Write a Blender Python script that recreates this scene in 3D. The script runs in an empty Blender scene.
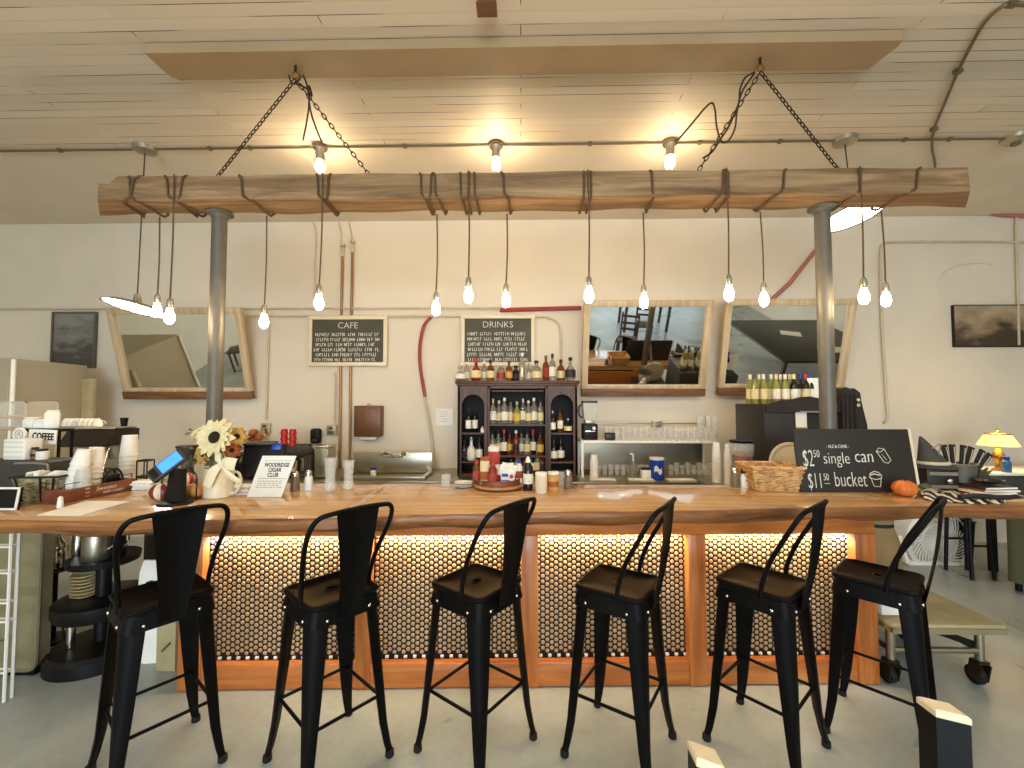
import bpy, bmesh, math, random
from mathutils import Vector, Matrix, Euler
random.seed(11)
PI = math.pi
R = math.radians
SC = bpy.context.scene
COL = SC.collection

# ------------------------------------------------------------------ camera
FPX = 430.0
CAMZ = 1.615
PITCH, YAW = R(2.26), R(1.2)
cam = bpy.data.cameras.new('camera')
cam.sensor_width = 36.0
cam.lens = FPX / 1024.0 * 36.0
cam.clip_start = 0.02
camo = bpy.data.objects.new('camera', cam)
camo.location = (0, 0, CAMZ)
camo.rotation_euler = (PI / 2 + PITCH, 0, YAW)
COL.objects.link(camo)
SC.camera = camo
RM = camo.rotation_euler.to_matrix()

def ray(px, py):
    return RM @ Vector(((px - 512) / FPX, -(py - 384) / FPX, -1))
def onY(px, py, Y):
    d = ray(px, py); t = Y / d.y
    return Vector((d.x * t, Y, CAMZ + d.z * t))
def onZ(px, py, z):
    d = ray(px, py); t = (z - CAMZ) / d.z
    return Vector((d.x * t, d.y * t, z))
TOP = 1.05                      # height of the bar top
def CT(px, py): return onZ(px, py, TOP)
def XatY(px, Y): return onY(px, 401, Y).x
def XatR(px, py, Y): return onY(px, py, Y).x
def ZatY(py, Y, px=512): return onY(px, py, Y).z

# ------------------------------------------------------------------ materials
def lin(c):
    def f(v):
        v /= 255.0
        return v / 12.92 if v <= 0.04045 else ((v + 0.055) / 1.055) ** 2.4
    return (f(c[0]), f(c[1]), f(c[2]), 1.0)

def _base(name):
    m = bpy.data.materials.new(name); m.use_nodes = True
    nt = m.node_tree
    return m, nt, nt.nodes['Principled BSDF'], nt.nodes.new('ShaderNodeTexCoord')

def mat(name, rgb, rough=0.5, metal=0.0, var=0.12, scale=9.0, bump=0.0, bscale=60.0, coat=0.0,
        trans=0.0, ior=1.45, emit=None, estr=0.0, spec=None, alpha=1.0):
    m, nt, b, tc = _base(name)
    c = lin(rgb)
    n = nt.nodes.new('ShaderNodeTexNoise'); n.inputs['Scale'].default_value = scale; n.inputs['Detail'].default_value = 4
    nt.links.new(tc.outputs['Object'], n.inputs['Vector'])
    r = nt.nodes.new('ShaderNodeValToRGB')
    lo, hi = 1 - var, 1 + var * 0.6
    r.color_ramp.elements[0].position = 0.3; r.color_ramp.elements[1].position = 0.7
    r.color_ramp.elements[0].color = (c[0] * lo, c[1] * lo, c[2] * lo, 1)
    r.color_ramp.elements[1].color = (min(1, c[0] * hi), min(1, c[1] * hi), min(1, c[2] * hi), 1)
    nt.links.new(n.outputs['Fac'], r.inputs['Fac'])
    nt.links.new(r.outputs['Color'], b.inputs['Base Color'])
    b.inputs['Roughness'].default_value = rough
    b.inputs['Metallic'].default_value = metal
    b.inputs['IOR'].default_value = ior
    if coat: b.inputs['Coat Weight'].default_value = coat; b.inputs['Coat Roughness'].default_value = 0.08
    if trans: b.inputs['Transmission Weight'].default_value = trans
    if alpha < 1: b.inputs['Alpha'].default_value = alpha
    if spec is not None: b.inputs['Specular IOR Level'].default_value = spec
    if emit:
        b.inputs['Emission Color'].default_value = lin(emit); b.inputs['Emission Strength'].default_value = estr
    if bump:
        n2 = nt.nodes.new('ShaderNodeTexNoise'); n2.inputs['Scale'].default_value = bscale; n2.inputs['Detail'].default_value = 5
        nt.links.new(tc.outputs['Object'], n2.inputs['Vector'])
        bp = nt.nodes.new('ShaderNodeBump'); bp.inputs['Strength'].default_value = bump; bp.inputs['Distance'].default_value = 0.01
        nt.links.new(n2.outputs['Fac'], bp.inputs['Height']); nt.links.new(bp.outputs['Normal'], b.inputs['Normal'])
    return m

def wood(name, cols, axis='X', fine=10.0, long=0.7, rough=0.4, coat=0.0, bump=0.15, stops=None, plank=None):
    """grain stretched along one axis; cols = dark, mid, light"""
    m, nt, b, tc = _base(name)
    mp = nt.nodes.new('ShaderNodeMapping')
    s = {'X': (long, fine, fine), 'Y': (fine, long, fine), 'Z': (fine, fine, long)}[axis]
    mp.inputs['Scale'].default_value = s
    nt.links.new(tc.outputs['Object'], mp.inputs['Vector'])
    n = nt.nodes.new('ShaderNodeTexNoise'); n.inputs['Scale'].default_value = 1.0; n.inputs['Detail'].default_value = 7
    n.inputs['Distortion'].default_value = 0.9; n.inputs['Roughness'].default_value = 0.62
    nt.links.new(mp.outputs['Vector'], n.inputs['Vector'])
    r = nt.nodes.new('ShaderNodeValToRGB')
    st = stops or (0.3, 0.5, 0.7)
    r.color_ramp.elements[0].position = st[0]; r.color_ramp.elements[0].color = lin(cols[0])
    r.color_ramp.elements[1].position = st[2]; r.color_ramp.elements[1].color = lin(cols[2])
    e = r.color_ramp.elements.new(st[1]); e.color = lin(cols[1])
    nt.links.new(n.outputs['Fac'], r.inputs['Fac'])
    out = r.outputs['Color']
    if plank:                                   # boards of that width glued side by side: each a shade of its own
        br = nt.nodes.new('ShaderNodeTexBrick')
        br.inputs['Color1'].default_value = (0.78, 0.74, 0.68, 1); br.inputs['Color2'].default_value = (1, 1, 1, 1)
        br.inputs['Mortar'].default_value = (0.55, 0.45, 0.35, 1)
        br.inputs['Scale'].default_value = 1.0; br.inputs['Mortar Size'].default_value = 0.0012
        br.inputs['Brick Width'].default_value = plank[0]; br.inputs['Row Height'].default_value = plank[1]
        nt.links.new(tc.outputs['Object'], br.inputs['Vector'])
        mx = nt.nodes.new('ShaderNodeMix'); mx.data_type = 'RGBA'; mx.blend_type = 'MULTIPLY'
        mx.inputs['Factor'].default_value = 0.9
        nt.links.new(out, mx.inputs['A']); nt.links.new(br.outputs['Color'], mx.inputs['B'])
        out = mx.outputs['Result']
    nt.links.new(out, b.inputs['Base Color'])
    b.inputs['Roughness'].default_value = rough
    if coat: b.inputs['Coat Weight'].default_value = coat; b.inputs['Coat Roughness'].default_value = 0.06
    if bump:
        bp = nt.nodes.new('ShaderNodeBump'); bp.inputs['Strength'].default_value = bump; bp.inputs['Distance'].default_value = 0.01
        nt.links.new(n.outputs['Fac'], bp.inputs['Height']); nt.links.new(bp.outputs['Normal'], b.inputs['Normal'])
    return m

def ceiling_mat():
    m, nt, b, tc = _base('painted ceiling boards')
    br = nt.nodes.new('ShaderNodeTexBrick')
    br.inputs['Color1'].default_value = lin((222, 208, 184)); br.inputs['Color2'].default_value = lin((214, 198, 172))
    br.inputs['Mortar'].default_value = lin((204, 188, 160))
    br.inputs['Scale'].default_value = 1.0; br.inputs['Mortar Size'].default_value = 0.0024; br.inputs['Mortar Smooth'].default_value = 0.1
    br.inputs['Brick Width'].default_value = 2.3; br.inputs['Row Height'].default_value = 0.083
    nt.links.new(tc.outputs['Object'], br.inputs['Vector'])
    mp = nt.nodes.new('ShaderNodeMapping'); mp.inputs['Scale'].default_value = (0.55, 5.5, 1)
    nt.links.new(tc.outputs['Object'], mp.inputs['Vector'])
    n = nt.nodes.new('ShaderNodeTexNoise'); n.inputs['Scale'].default_value = 1.6; n.inputs['Detail'].default_value = 3
    nt.links.new(mp.outputs['Vector'], n.inputs['Vector'])
    rp = nt.nodes.new('ShaderNodeValToRGB'); rp.color_ramp.elements[0].position = 0.50; rp.color_ramp.elements[1].position = 0.56
    nt.links.new(n.outputs['Fac'], rp.inputs['Fac'])
    ml = nt.nodes.new('ShaderNodeMath'); ml.operation = 'MULTIPLY'
    nt.links.new(br.outputs['Fac'], ml.inputs[0]); nt.links.new(rp.outputs['Color'], ml.inputs[1])
    mx = nt.nodes.new('ShaderNodeMix'); mx.data_type = 'RGBA'
    nt.links.new(ml.outputs[0], mx.inputs['Factor'])
    nt.links.new(br.outputs['Color'], mx.inputs['A']); mx.inputs['B'].default_value = lin((48, 36, 20))
    nt.links.new(mx.outputs['Result'], b.inputs['Base Color'])
    b.inputs['Roughness'].default_value = 0.6
    bp = nt.nodes.new('ShaderNodeBump'); bp.inputs['Strength'].default_value = 0.35; bp.inputs['Distance'].default_value = 0.006; bp.invert = True
    nt.links.new(br.outputs['Fac'], bp.inputs['Height']); nt.links.new(bp.outputs['Normal'], b.inputs['Normal'])
    return m

def floor_mat():
    m, nt, b, tc = _base('polished concrete floor')
    n = nt.nodes.new('ShaderNodeTexNoise'); n.inputs['Scale'].default_value = 1.1; n.inputs['Detail'].default_value = 6
    n.inputs['Distortion'].default_value = 0.6
    nt.links.new(tc.outputs['Object'], n.inputs['Vector'])
    r = nt.nodes.new('ShaderNodeValToRGB')
    r.color_ramp.elements[0].position = 0.3; r.color_ramp.elements[0].color = lin((140, 143, 136))
    r.color_ramp.elements[1].position = 0.7; r.color_ramp.elements[1].color = lin((186, 191, 186))
    nt.links.new(n.outputs['Fac'], r.inputs['Fac'])
    n2 = nt.nodes.new('ShaderNodeTexNoise'); n2.inputs['Scale'].default_value = 26; n2.inputs['Detail'].default_value = 6
    nt.links.new(tc.outputs['Object'], n2.inputs['Vector'])
    mx = nt.nodes.new('ShaderNodeMix'); mx.data_type = 'RGBA'; mx.blend_type = 'OVERLAY'; mx.inputs['Factor'].default_value = 0.2
    nt.links.new(r.outputs['Color'], mx.inputs['A']); nt.links.new(n2.outputs['Color'], mx.inputs['B'])
    nt.links.new(mx.outputs['Result'], b.inputs['Base Color'])
    rr = nt.nodes.new('ShaderNodeMapRange'); rr.inputs['To Min'].default_value = 0.18; rr.inputs['To Max'].default_value = 0.42
    nt.links.new(n.outputs['Fac'], rr.inputs['Value']); nt.links.new(rr.outputs['Result'], b.inputs['Roughness'])
    return m

def weave_mat(name, a, bcol, sx=55, sz=70):
    m, nt, b, tc = _base(name)
    mp = nt.nodes.new('ShaderNodeMapping'); mp.inputs['Scale'].default_value = (sx, sx, sz)
    nt.links.new(tc.outputs['Object'], mp.inputs['Vector'])
    br = nt.nodes.new('ShaderNodeTexNoise'); br.inputs['Scale'].default_value = 0.6; br.inputs['Detail'].default_value = 2
    nt.links.new(mp.outputs['Vector'], br.inputs['Vector'])
    r = nt.nodes.new('ShaderNodeValToRGB')
    r.color_ramp.elements[0].position = 0.35; r.color_ramp.elements[0].color = lin(a)
    r.color_ramp.elements[1].position = 0.62; r.color_ramp.elements[1].color = lin(bcol)
    nt.links.new(br.outputs['Fac'], r.inputs['Fac']); nt.links.new(r.outputs['Color'], b.inputs['Base Color'])
    bp = nt.nodes.new('ShaderNodeBump'); bp.inputs['Strength'].default_value = 0.7; bp.inputs['Distance'].default_value = 0.008
    nt.links.new(br.outputs['Fac'], bp.inputs['Height']); nt.links.new(bp.outputs['Normal'], b.inputs['Normal'])
    b.inputs['Roughness'].default_value = 0.6
    return m

def picture_mat(name, cols, scale=3.0, seed=0.0):
    """a murky old landscape print: bands of tone with noise shapes"""
    m, nt, b, tc = _base(name)
    mp = nt.nodes.new('ShaderNodeMapping'); mp.inputs['Location'].default_value = (seed, seed, 0); mp.inputs['Scale'].default_value = (1, 1, 2)
    nt.links.new(tc.outputs['Object'], mp.inputs['Vector'])
    n = nt.nodes.new('ShaderNodeTexNoise'); n.inputs['Scale'].default_value = scale; n.inputs['Detail'].default_value = 6
    nt.links.new(mp.outputs['Vector'], n.inputs['Vector'])
    sp = nt.nodes.new('ShaderNodeSeparateXYZ'); nt.links.new(tc.outputs['Object'], sp.inputs[0])
    ad = nt.nodes.new('ShaderNodeMath'); ad.operation = 'MULTIPLY_ADD'; ad.inputs[1].default_value = 0.8
    nt.links.new(sp.outputs['Z'], ad.inputs[0]); nt.links.new(n.outputs['Fac'], ad.inputs[2])
    r = nt.nodes.new('ShaderNodeValToRGB')
    r.color_ramp.elements[0].position = 0.38; r.color_ramp.elements[0].color = lin(cols[0])
    r.color_ramp.elements[1].position = 0.75; r.color_ramp.elements[1].color = lin(cols[2])
    e = r.color_ramp.elements.new(0.55); e.color = lin(cols[1])
    nt.links.new(ad.outputs[0], r.inputs['Fac']); nt.links.new(r.outputs['Color'], b.inputs['Base Color'])
    b.inputs['Roughness'].default_value = 0.55
    return m

def glass(name, rgb=(250, 250, 250), rough=0.02, trans=1.0):
    return mat(name, rgb, rough=rough, trans=trans, ior=1.35, var=0.03)

M = {}
M['wall'] = mat('cream plaster wall', (226, 213, 190), 0.85, var=0.07, scale=1.3, bump=0.12, bscale=14)
M['ceiling'] = ceiling_mat()
M['floor'] = floor_mat()
M['plank'] = mat('ceiling plank paint', (172, 144, 106), 0.6, var=0.1, scale=3)
M['pipe_grey'] = mat('galvanised conduit', (168, 158, 138), 0.35, 0.7)
M['pipe_cream'] = mat('cream painted conduit', (205, 190, 160), 0.5)
M['pipe_dark'] = mat('dark conduit', (112, 96, 70), 0.45, 0.3)
M['copper'] = mat('copper pipe', (150, 112, 70), 0.4, 0.6)
M['red_pipe'] = mat('red painted pipe', (158, 62, 52), 0.5)
M['red_fade'] = mat('faded red pipe', (178, 112, 98), 0.6)
M['timber'] = wood('weathered timber', ((100, 74, 48), (142, 110, 74), (180, 146, 104)), 'X', 16, 1.2, 0.8, bump=0.5)
M['bar_top'] = wood('varnished bar top', ((158, 108, 58), (200, 152, 96), (226, 188, 136)), 'X', 7, 0.5, 0.2, coat=0.9, bump=0.03, plank=(2.4, 0.13))
M['bark'] = wood('live edge bark', ((84, 46, 18), (132, 80, 36), (170, 112, 56)), 'X', 22, 1.2, 0.5, coat=0.1, bump=0.3)
M['cedar_x'] = wood('cedar rail', ((160, 84, 32), (196, 112, 48), (216, 140, 70)), 'X', 12, 1.0, 0.4, coat=0.15, bump=0.05)
M['cedar_z'] = wood('cedar post', ((160, 84, 32), (196, 112, 48), (216, 140, 70)), 'Z', 14, 1.0, 0.4, coat=0.15, bump=0.05)
M['tile'] = mat('glazed penny tile', (186, 154, 112), 0.2, var=0.12, scale=14, coat=0.3)
M['grout'] = mat('dark brown grout', (34, 22, 12), 0.8)
M['black_metal'] = mat('black powder coated metal', (8, 6, 5), 0.55, 0.0, var=0.2, spec=0.16)
M['black'] = mat('black plastic', (13, 11, 10), 0.45, spec=0.3)
M['dark_grey'] = mat('dark grey plastic', (58, 54, 48), 0.5)
M['rubber'] = mat('black rubber', (14, 13, 12), 0.7)
M['chrome'] = mat('chrome', (220, 215, 205), 0.12, 1.0, var=0.03)
M['steel'] = mat('brushed stainless', (172, 164, 142), 0.3, 0.9, var=0.08, scale=4)
M['steel_matt'] = mat('pale enamelled steel', (188, 176, 150), 0.4, 0.35, var=0.05, scale=2)
M['pole'] = mat('grey steel pole', (102, 96, 84), 0.5, 0.25, var=0.12)
M['iron'] = mat('dark iron chain', (66, 52, 34), 0.45, 0.7)
M['brass'] = mat('brass', (176, 132, 66), 0.3, 0.9)
M['cord'] = mat('brown cloth cord', (96, 72, 46), 0.8)
M['cord_dark'] = mat('dark cable', (62, 48, 32), 0.6)
M['bulb'] = mat('lit bulb', (255, 240, 210), 0.3, emit=(255, 226, 184), estr=128, var=0)
M['bulb_ceiling'] = mat('lit ceiling bulb', (255, 240, 210), 0.3, emit=(255, 226, 182), estr=230, var=0)
M['lamp_disc'] = mat('lit lamp diffuser', (255, 250, 240), 0.3, emit=(255, 244, 226), estr=22, var=0)
M['shade'] = mat('lit fabric lampshade', (245, 215, 150), 0.7, emit=(255, 206, 120), estr=1.2, var=0.1)
M['led'] = mat('lit warm strip', (255, 230, 190), 0.3, emit=(255, 206, 130), estr=14, var=0)
M['led_blue'] = mat('lit blue strip', (170, 200, 255), 0.3, emit=(70, 130, 255), estr=10, var=0)
M['white'] = mat('white plastic', (238, 232, 218), 0.4, var=0.04)
M['paper'] = mat('white paper', (240, 234, 220), 0.8, var=0.04)
M['foam'] = mat('white foam cup', (240, 235, 222), 0.6, var=0.03)
M['cream'] = mat('cream enamel', (232, 214, 180), 0.35, var=0.05)
M['ink'] = mat('black ink', (34, 28, 22), 0.7)
M['chalk'] = mat('white chalk', (226, 220, 204), 0.9)
M['chalkboard'] = mat('chalkboard', (44, 38, 30), 0.65, var=0.2, scale=5)
M['slate'] = mat('grey chalkboard', (76, 72, 58), 0.6, var=0.15, scale=5)
M['dark_wood'] = wood('dark stained wood', ((44, 24, 14), (72, 42, 26), (98, 60, 38)), 'Z', 20, 1.5, 0.5, coat=0.0, bump=0.05)
M['dark_wood_x'] = wood('dark stained rail', ((48, 26, 15), (80, 46, 28), (108, 68, 44)), 'X', 20, 1.5, 0.5, coat=0.0, bump=0.05)
M['ebony'] = mat('almost black old wood', (38, 30, 24), 0.42, var=0.2, scale=5)
M['niche'] = mat('dark cabinet inside', (24, 16, 12), 0.7)
M['mirror'] = mat('mirror glass', (226, 228, 222), 0.02, 1.0, var=0.02)
M['frame_pale'] = wood('pale mirror frame', ((176, 148, 108), (202, 176, 136), (218, 196, 160)), 'Z', 18, 1, 0.5, bump=0.05)
M['frame_brown'] = wood('brown mirror sill', ((96, 62, 38), (128, 86, 54), (156, 110, 72)), 'X', 18, 1, 0.5, bump=0.05)
M['glass'] = mat('clear glass', (240, 236, 222), 0.06, alpha=0.2, var=0.03)
M['clear_plastic'] = mat('clear plastic', (232, 228, 214), 0.12, alpha=0.5, var=0.05)
M['glass_tint'] = glass('smoky glass', (190, 180, 158), 0.06, 0.85)
M['g_clear'] = mat('clear bottle glass', (205, 198, 178), 0.08, trans=0.75, var=0.1)
M['g_amber'] = mat('amber bottle', (150, 84, 30), 0.1, trans=0.5, var=0.15)
M['g_dark'] = mat('dark bottle', (28, 24, 18), 0.12, var=0.2)
M['g_green'] = mat('pale green wine bottle', (176, 172, 92), 0.1, trans=0.45, var=0.12)
M['g_red'] = mat('red bottle', (150, 44, 36), 0.15, trans=0.2, var=0.1)
M['l_white'] = mat('white bottle label', (236, 228, 206), 0.7, var=0.1, scale=40)
M['l_cream'] = mat('cream bottle label', (222, 202, 150), 0.7, var=0.12, scale=40)
M['l_red'] = mat('red bottle label', (172, 60, 48), 0.7, var=0.15, scale=40)
M['l_black'] = mat('black bottle label', (40, 34, 30), 0.6)
M['l_yellow'] = mat('yellow bottle label', (214, 176, 80), 0.7)
M['red_cup'] = mat('red plastic cup', (192, 28, 30), 0.35)
M['blue'] = mat('blue tin', (22, 60, 160), 0.35, var=0.15, scale=20)
M['blue_screen'] = mat('lit blue screen', (60, 130, 240), 0.3, emit=(50, 130, 255), estr=1.5, var=0.25, scale=30)
M['orange'] = mat('orange pumpkin', (214, 112, 44), 0.5, var=0.15)
M['orange_pale'] = mat('pale orange pumpkin', (206, 140, 70), 0.5, var=0.15)
M['maroon'] = mat('maroon glaze', (120, 44, 34), 0.4)
M['green'] = mat('dull green', (84, 88, 52), 0.7, var=0.3, scale=20)
M['leaf'] = mat('sage leaf', (112, 116, 78), 0.7, var=0.3, scale=20)
M['petal'] = mat('cream petal', (236, 218, 166), 0.7, var=0.15, scale=30)
M['petal_gold'] = mat('gold petal', (206, 160, 80), 0.7, var=0.2, scale=30)
M['petal_rust'] = mat('rust petal', (164, 88, 44), 0.7, var=0.2, scale=30)
M['seed'] = mat('dark flower centre', (46, 30, 18), 0.9, bump=0.8, bscale=200)
M['ribbon'] = mat('cream ribbon', (240, 224, 184), 0.6, var=0.06)
M['wicker'] = weave_mat('honey wicker', (158, 106, 54), (224, 178, 114), 48, 190)
M['wicker_grey'] = weave_mat('grey wicker', (92, 78, 50), (176, 160, 120), 50, 160)
M['walnut'] = wood('reddish wooden crate', ((84, 40, 20), (120, 62, 34), (150, 84, 48)), 'X', 20, 1, 0.45, bump=0.05)
M['oak'] = wood('round oak tray', ((150, 98, 52), (188, 134, 80), (208, 160, 106)), 'X', 16, 1, 0.4, bump=0.03)
M['cardboard'] = mat('cardboard', (150, 122, 80), 0.8)
M['brown_metal'] = mat('brown enamel dispenser', (108, 72, 44), 0.4, 0.2)
M['olive_metal'] = mat('olive steel', (158, 148, 112), 0.38, 0.4)
M['olive_board'] = mat('olive painted board', (176, 160, 118), 0.7)
M['green_cloth'] = mat('dull green tablecloth', (84, 84, 58), 0.85)
M['grey_fabric'] = mat('charcoal fabric', (70, 66, 58), 0.9, var=0.2, scale=30)
M['panel'] = mat('lit fill panel', (255, 250, 240), 0.3, emit=(255, 236, 208), estr=7.5, var=0)
EXPOSURE = 0.05
M['soap'] = mat('blue liquid bottle', (70, 120, 170), 0.2, trans=0.3)
M['spice'] = mat('pepper grounds', (120, 104, 80), 0.4, var=0.3, scale=60)

def zebra_mat():
    m, nt, b, tc = _base('black and cream striped cloth')
    w = nt.nodes.new('ShaderNodeTexWave'); w.inputs['Scale'].default_value = 5.5; w.inputs['Distortion'].default_value = 6; w.inputs['Detail'].default_value = 2
    w.inputs['Detail Scale'].default_value = 1.0
    nt.links.new(tc.outputs['Object'], w.inputs['Vector'])
    r = nt.nodes.new('ShaderNodeValToRGB'); r.color_ramp.interpolation = 'CONSTANT'
    r.color_ramp.elements[0].color = lin((26, 22, 18)); r.color_ramp.elements[1].position = 0.55; r.color_ramp.elements[1].color = lin((214, 202, 180))
    nt.links.new(w.outputs['Fac'], r.inputs['Fac']); nt.links.new(r.outputs['Color'], b.inputs['Base Color'])
    b.inputs['Roughness'].default_value = 0.8
    return m
M['bw_cloth'] = zebra_mat()

# ------------------------------------------------------------------ mesh building
class MB:
    def __init__(s): s.bm = bmesh.new(); s.mi = 0
    def _f(s, vs):
        try:
            f = s.bm.faces.new(vs); f.material_index = s.mi; return f
        except ValueError: return None
    def box(s, cx, cy, cz, sx, sy, sz, rot=None, bevel=0.0, taper=None):
        """box by centre and size; taper scales the bottom face"""
        t = bmesh.new(); bmesh.ops.create_cube(t, size=1)
        for v in t.verts:
            k = 1.0
            if taper and v.co.z < 0: k = taper
            v.co = Vector((v.co.x * sx * k, v.co.y * sy * k, v.co.z * sz))
        if bevel: bmesh.ops.bevel(t, geom=t.edges[:], offset=bevel, segments=2, affect='EDGES', profile=0.5)
        mt = Matrix.Translation((cx, cy, cz))
        if rot: mt = mt @ Euler(rot).to_matrix().to_4x4()
        t.transform(mt); s._merge(t); return s
    def _merge(s, t):
        vm = {}
        for v in t.verts: vm[v] = s.bm.verts.new(v.co)
        for f in t.faces: s._f([vm[v] for v in f.verts])
        t.free()
    def rings(s, rs, cap0=True, cap1=True, closed=False):
        vr = [[s.bm.verts.new(p) for p in r] for r in rs]
        n = len(vr[0]); k = len(vr)
        for i in range(k if closed else k - 1):
            a, b = vr[i], vr[(i + 1) % k]
            for j in range(n):
                s._f((a[j], a[(j + 1) % n], b[(j + 1) % n], b[j]))
        if not closed:
            if cap0: s._f(list(reversed(vr[0])))
            if cap1: s._f(vr[-1])
        return s
    def tube(s, pts, r, seg=8, closed=False, rs=None):
        P = [Vector(p) for p in pts]; n = len(P); out = []
        t0 = (P[1] - P[0]).normalized()
        up = Vector((0, 0, 1)) if abs(t0.z) < 0.9 else Vector((1, 0, 0))
        nrm = (up - t0 * up.dot(t0)).normalized()
        for i in range(n):
            if closed: t = (P[(i + 1) % n] - P[i - 1]).normalized()
            elif i == 0: t = (P[1] - P[0]).normalized()
            elif i == n - 1: t = (P[-1] - P[-2]).normalized()
            else: t = ((P[i + 1] - P[i]).normalized() + (P[i] - P[i - 1]).normalized())
            if t.length < 1e-6: t = (P[i] - P[i - 1])
            t.normalize()
            nrm = (nrm - t * nrm.dot(t))
            if nrm.length < 1e-6: nrm = t.orthogonal()
            nrm.normalize(); bn = t.cross(nrm)
            rr = rs[i] if rs else r
            out.append([P[i] + (nrm * math.cos(a) + bn * math.sin(a)) * rr for a in [2 * PI * j / seg for j in range(seg)]])
        return s.rings(out, closed=closed)
    def cyl(s, p0, p1, r0, r1=None, seg=14):
        r1 = r0 if r1 is None else r1
        return s.tube([p0, p1], r0, seg, rs=[r0, r1])
    def lathe(s, prof, c=(0, 0, 0), seg=16, mtx=None, sy=1.0):
        out = []
        for r, z in prof:
            ring = [Vector((max(r, 1e-4) * math.cos(2 * PI * j / seg), sy * max(r, 1e-4) * math.sin(2 * PI * j / seg), z)) for j in range(seg)]
            if mtx: ring = [mtx @ p for p in ring]
            out.append([p + Vector(c) for p in ring])
        return s.rings(out)
    def ball(s, c, r, sx=1, sy=1, sz=1, seg=12, n=7):
        prof = [(math.sin(PI * i / n) * r, -math.cos(PI * i / n) * r) for i in range(n + 1)]
        mt = Matrix.Diagonal((sx, sy, sz, 1))
        return s.lathe(prof, c, seg, mt)
    def prism(s, poly, h0, h1, mtx=None):
        """polygon in x,y extruded from z=h0 to h1"""
        mtx = mtx or Matrix.Identity(4)
        a = [s.bm.verts.new(mtx @ Vector((x, y, h0))) for x, y in poly]
        b = [s.bm.verts.new(mtx @ Vector((x, y, h1))) for x, y in poly]
        n = len(poly)
        s._f(list(reversed(a))); s._f(b)
        for j in range(n): s._f((a[j], a[(j + 1) % n], b[(j + 1) % n], b[j]))
        return s
    def grid(s, fn, nu, nv, thick=0.0):
        vs = [[s.bm.verts.new(fn(i / nu, j / nv)) for j in range(nv + 1)] for i in range(nu + 1)]
        for i in range(nu):
            for j in range(nv): s._f((vs[i][j], vs[i + 1][j], vs[i + 1][j + 1], vs[i][j + 1]))
        return s
    def build(s, name, mats, parent=None, loc=(0, 0, 0), rot=(0, 0, 0), solid=0.0, sharp=38):
        bmesh.ops.recalc_face_normals(s.bm, faces=s.bm.faces)
        if solid: bmesh.ops.solidify(s.bm, geom=s.bm.faces[:], thickness=solid)
        me = bpy.data.meshes.new(name); s.bm.to_mesh(me); s.bm.free()
        for m in (mats if isinstance(mats, (list, tuple)) else [mats]):
            me.materials.append(M[m] if isinstance(m, str) else m)
        me.polygons.foreach_set('use_smooth', [True] * len(me.polygons))
        try: me.set_sharp_from_angle(angle=R(sharp))
        except Exception: pass
        o = bpy.data.objects.new(name, me); COL.objects.link(o)
        o.location = loc; o.rotation_euler = rot
        if parent: o.parent = parent
        return o

def thing(name, label, cat, loc=(0, 0, 0), rotz=0.0, group=None, rot=None):
    o = bpy.data.objects.new(name, None); COL.objects.link(o)
    o.empty_display_size = 0.05
    o.location = loc; o.rotation_euler = rot or (0, 0, rotz)
    return tag(o, label, cat, group)
def tag(o, label=None, cat=None, group=None, kind=None):
    if label: o['label'] = label
    if cat: o['category'] = cat
    if group: o['group'] = group
    if kind: o['kind'] = kind
    return o
KIDS = {}
def copy_tree(o, loc=None, rotz=None, label=None, parent=None, scale=None):
    c = o.copy(); COL.objects.link(c)
    if parent: c.parent = parent
    for ch in [x for x in bpy.data.objects if x.parent == o]: copy_tree(ch, parent=c)
    if loc is not None: c.location = loc
    if rotz is not None: c.rotation_euler = (0, 0, rotz)
    if label: c['label'] = label
    if scale: c.scale = scale if isinstance(scale, (tuple, list)) else (scale,) * 3
    return c
def spread(pts, n=6):
    """smooth curve through points (Catmull-Rom)"""
    P = [Vector(p) for p in pts]; out = []
    for i in range(len(P) - 1):
        p0 = P[max(i - 1, 0)]; p1 = P[i]; p2 = P[i + 1]; p3 = P[min(i + 2, len(P) - 1)]
        for k in range(n):
            t = k / n
            out.append(0.5 * ((2 * p1) + (p2 - p0) * t + (2 * p0 - 5 * p1 + 4 * p2 - p3) * t * t + (3 * p1 - p0 - 3 * p2 + p3) * t ** 3))
    out.append(P[-1]); return out
def text(name, body, size, m, parent, loc, rot, shear=0.0, sx=1.0, ext=0.0006, align='CENTER', off=0.0):
    cu = bpy.data.curves.new(name, 'FONT'); cu.body = body; cu.size = size; cu.extrude = ext; cu.shear = shear
    cu.align_x = align; cu.align_y = 'CENTER'; cu.offset = off; cu.resolution_u = 3
    t = bpy.data.objects.new('tmp_text', cu); COL.objects.link(t)
    dg = bpy.context.evaluated_depsgraph_get()
    me = bpy.data.meshes.new_from_object(t.evaluated_get(dg))
    bpy.data.objects.remove(t); bpy.data.curves.remove(cu)
    me.materials.clear(); me.materials.append(M[m])
    o = bpy.data.objects.new(name, me); COL.objects.link(o)
    o.location = loc; o.rotation_euler = rot; o.scale = (sx, 1, 1); o.parent = parent
    return o
ORD = ['first', 'second', 'third', 'fourth', 'fifth', 'sixth', 'seventh', 'eighth', 'ninth', 'tenth', 'eleventh', 'twelfth', 'thirteenth', 'fourteenth', 'fifteenth', 'sixteenth', 'seventeenth', 'eighteenth']
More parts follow.
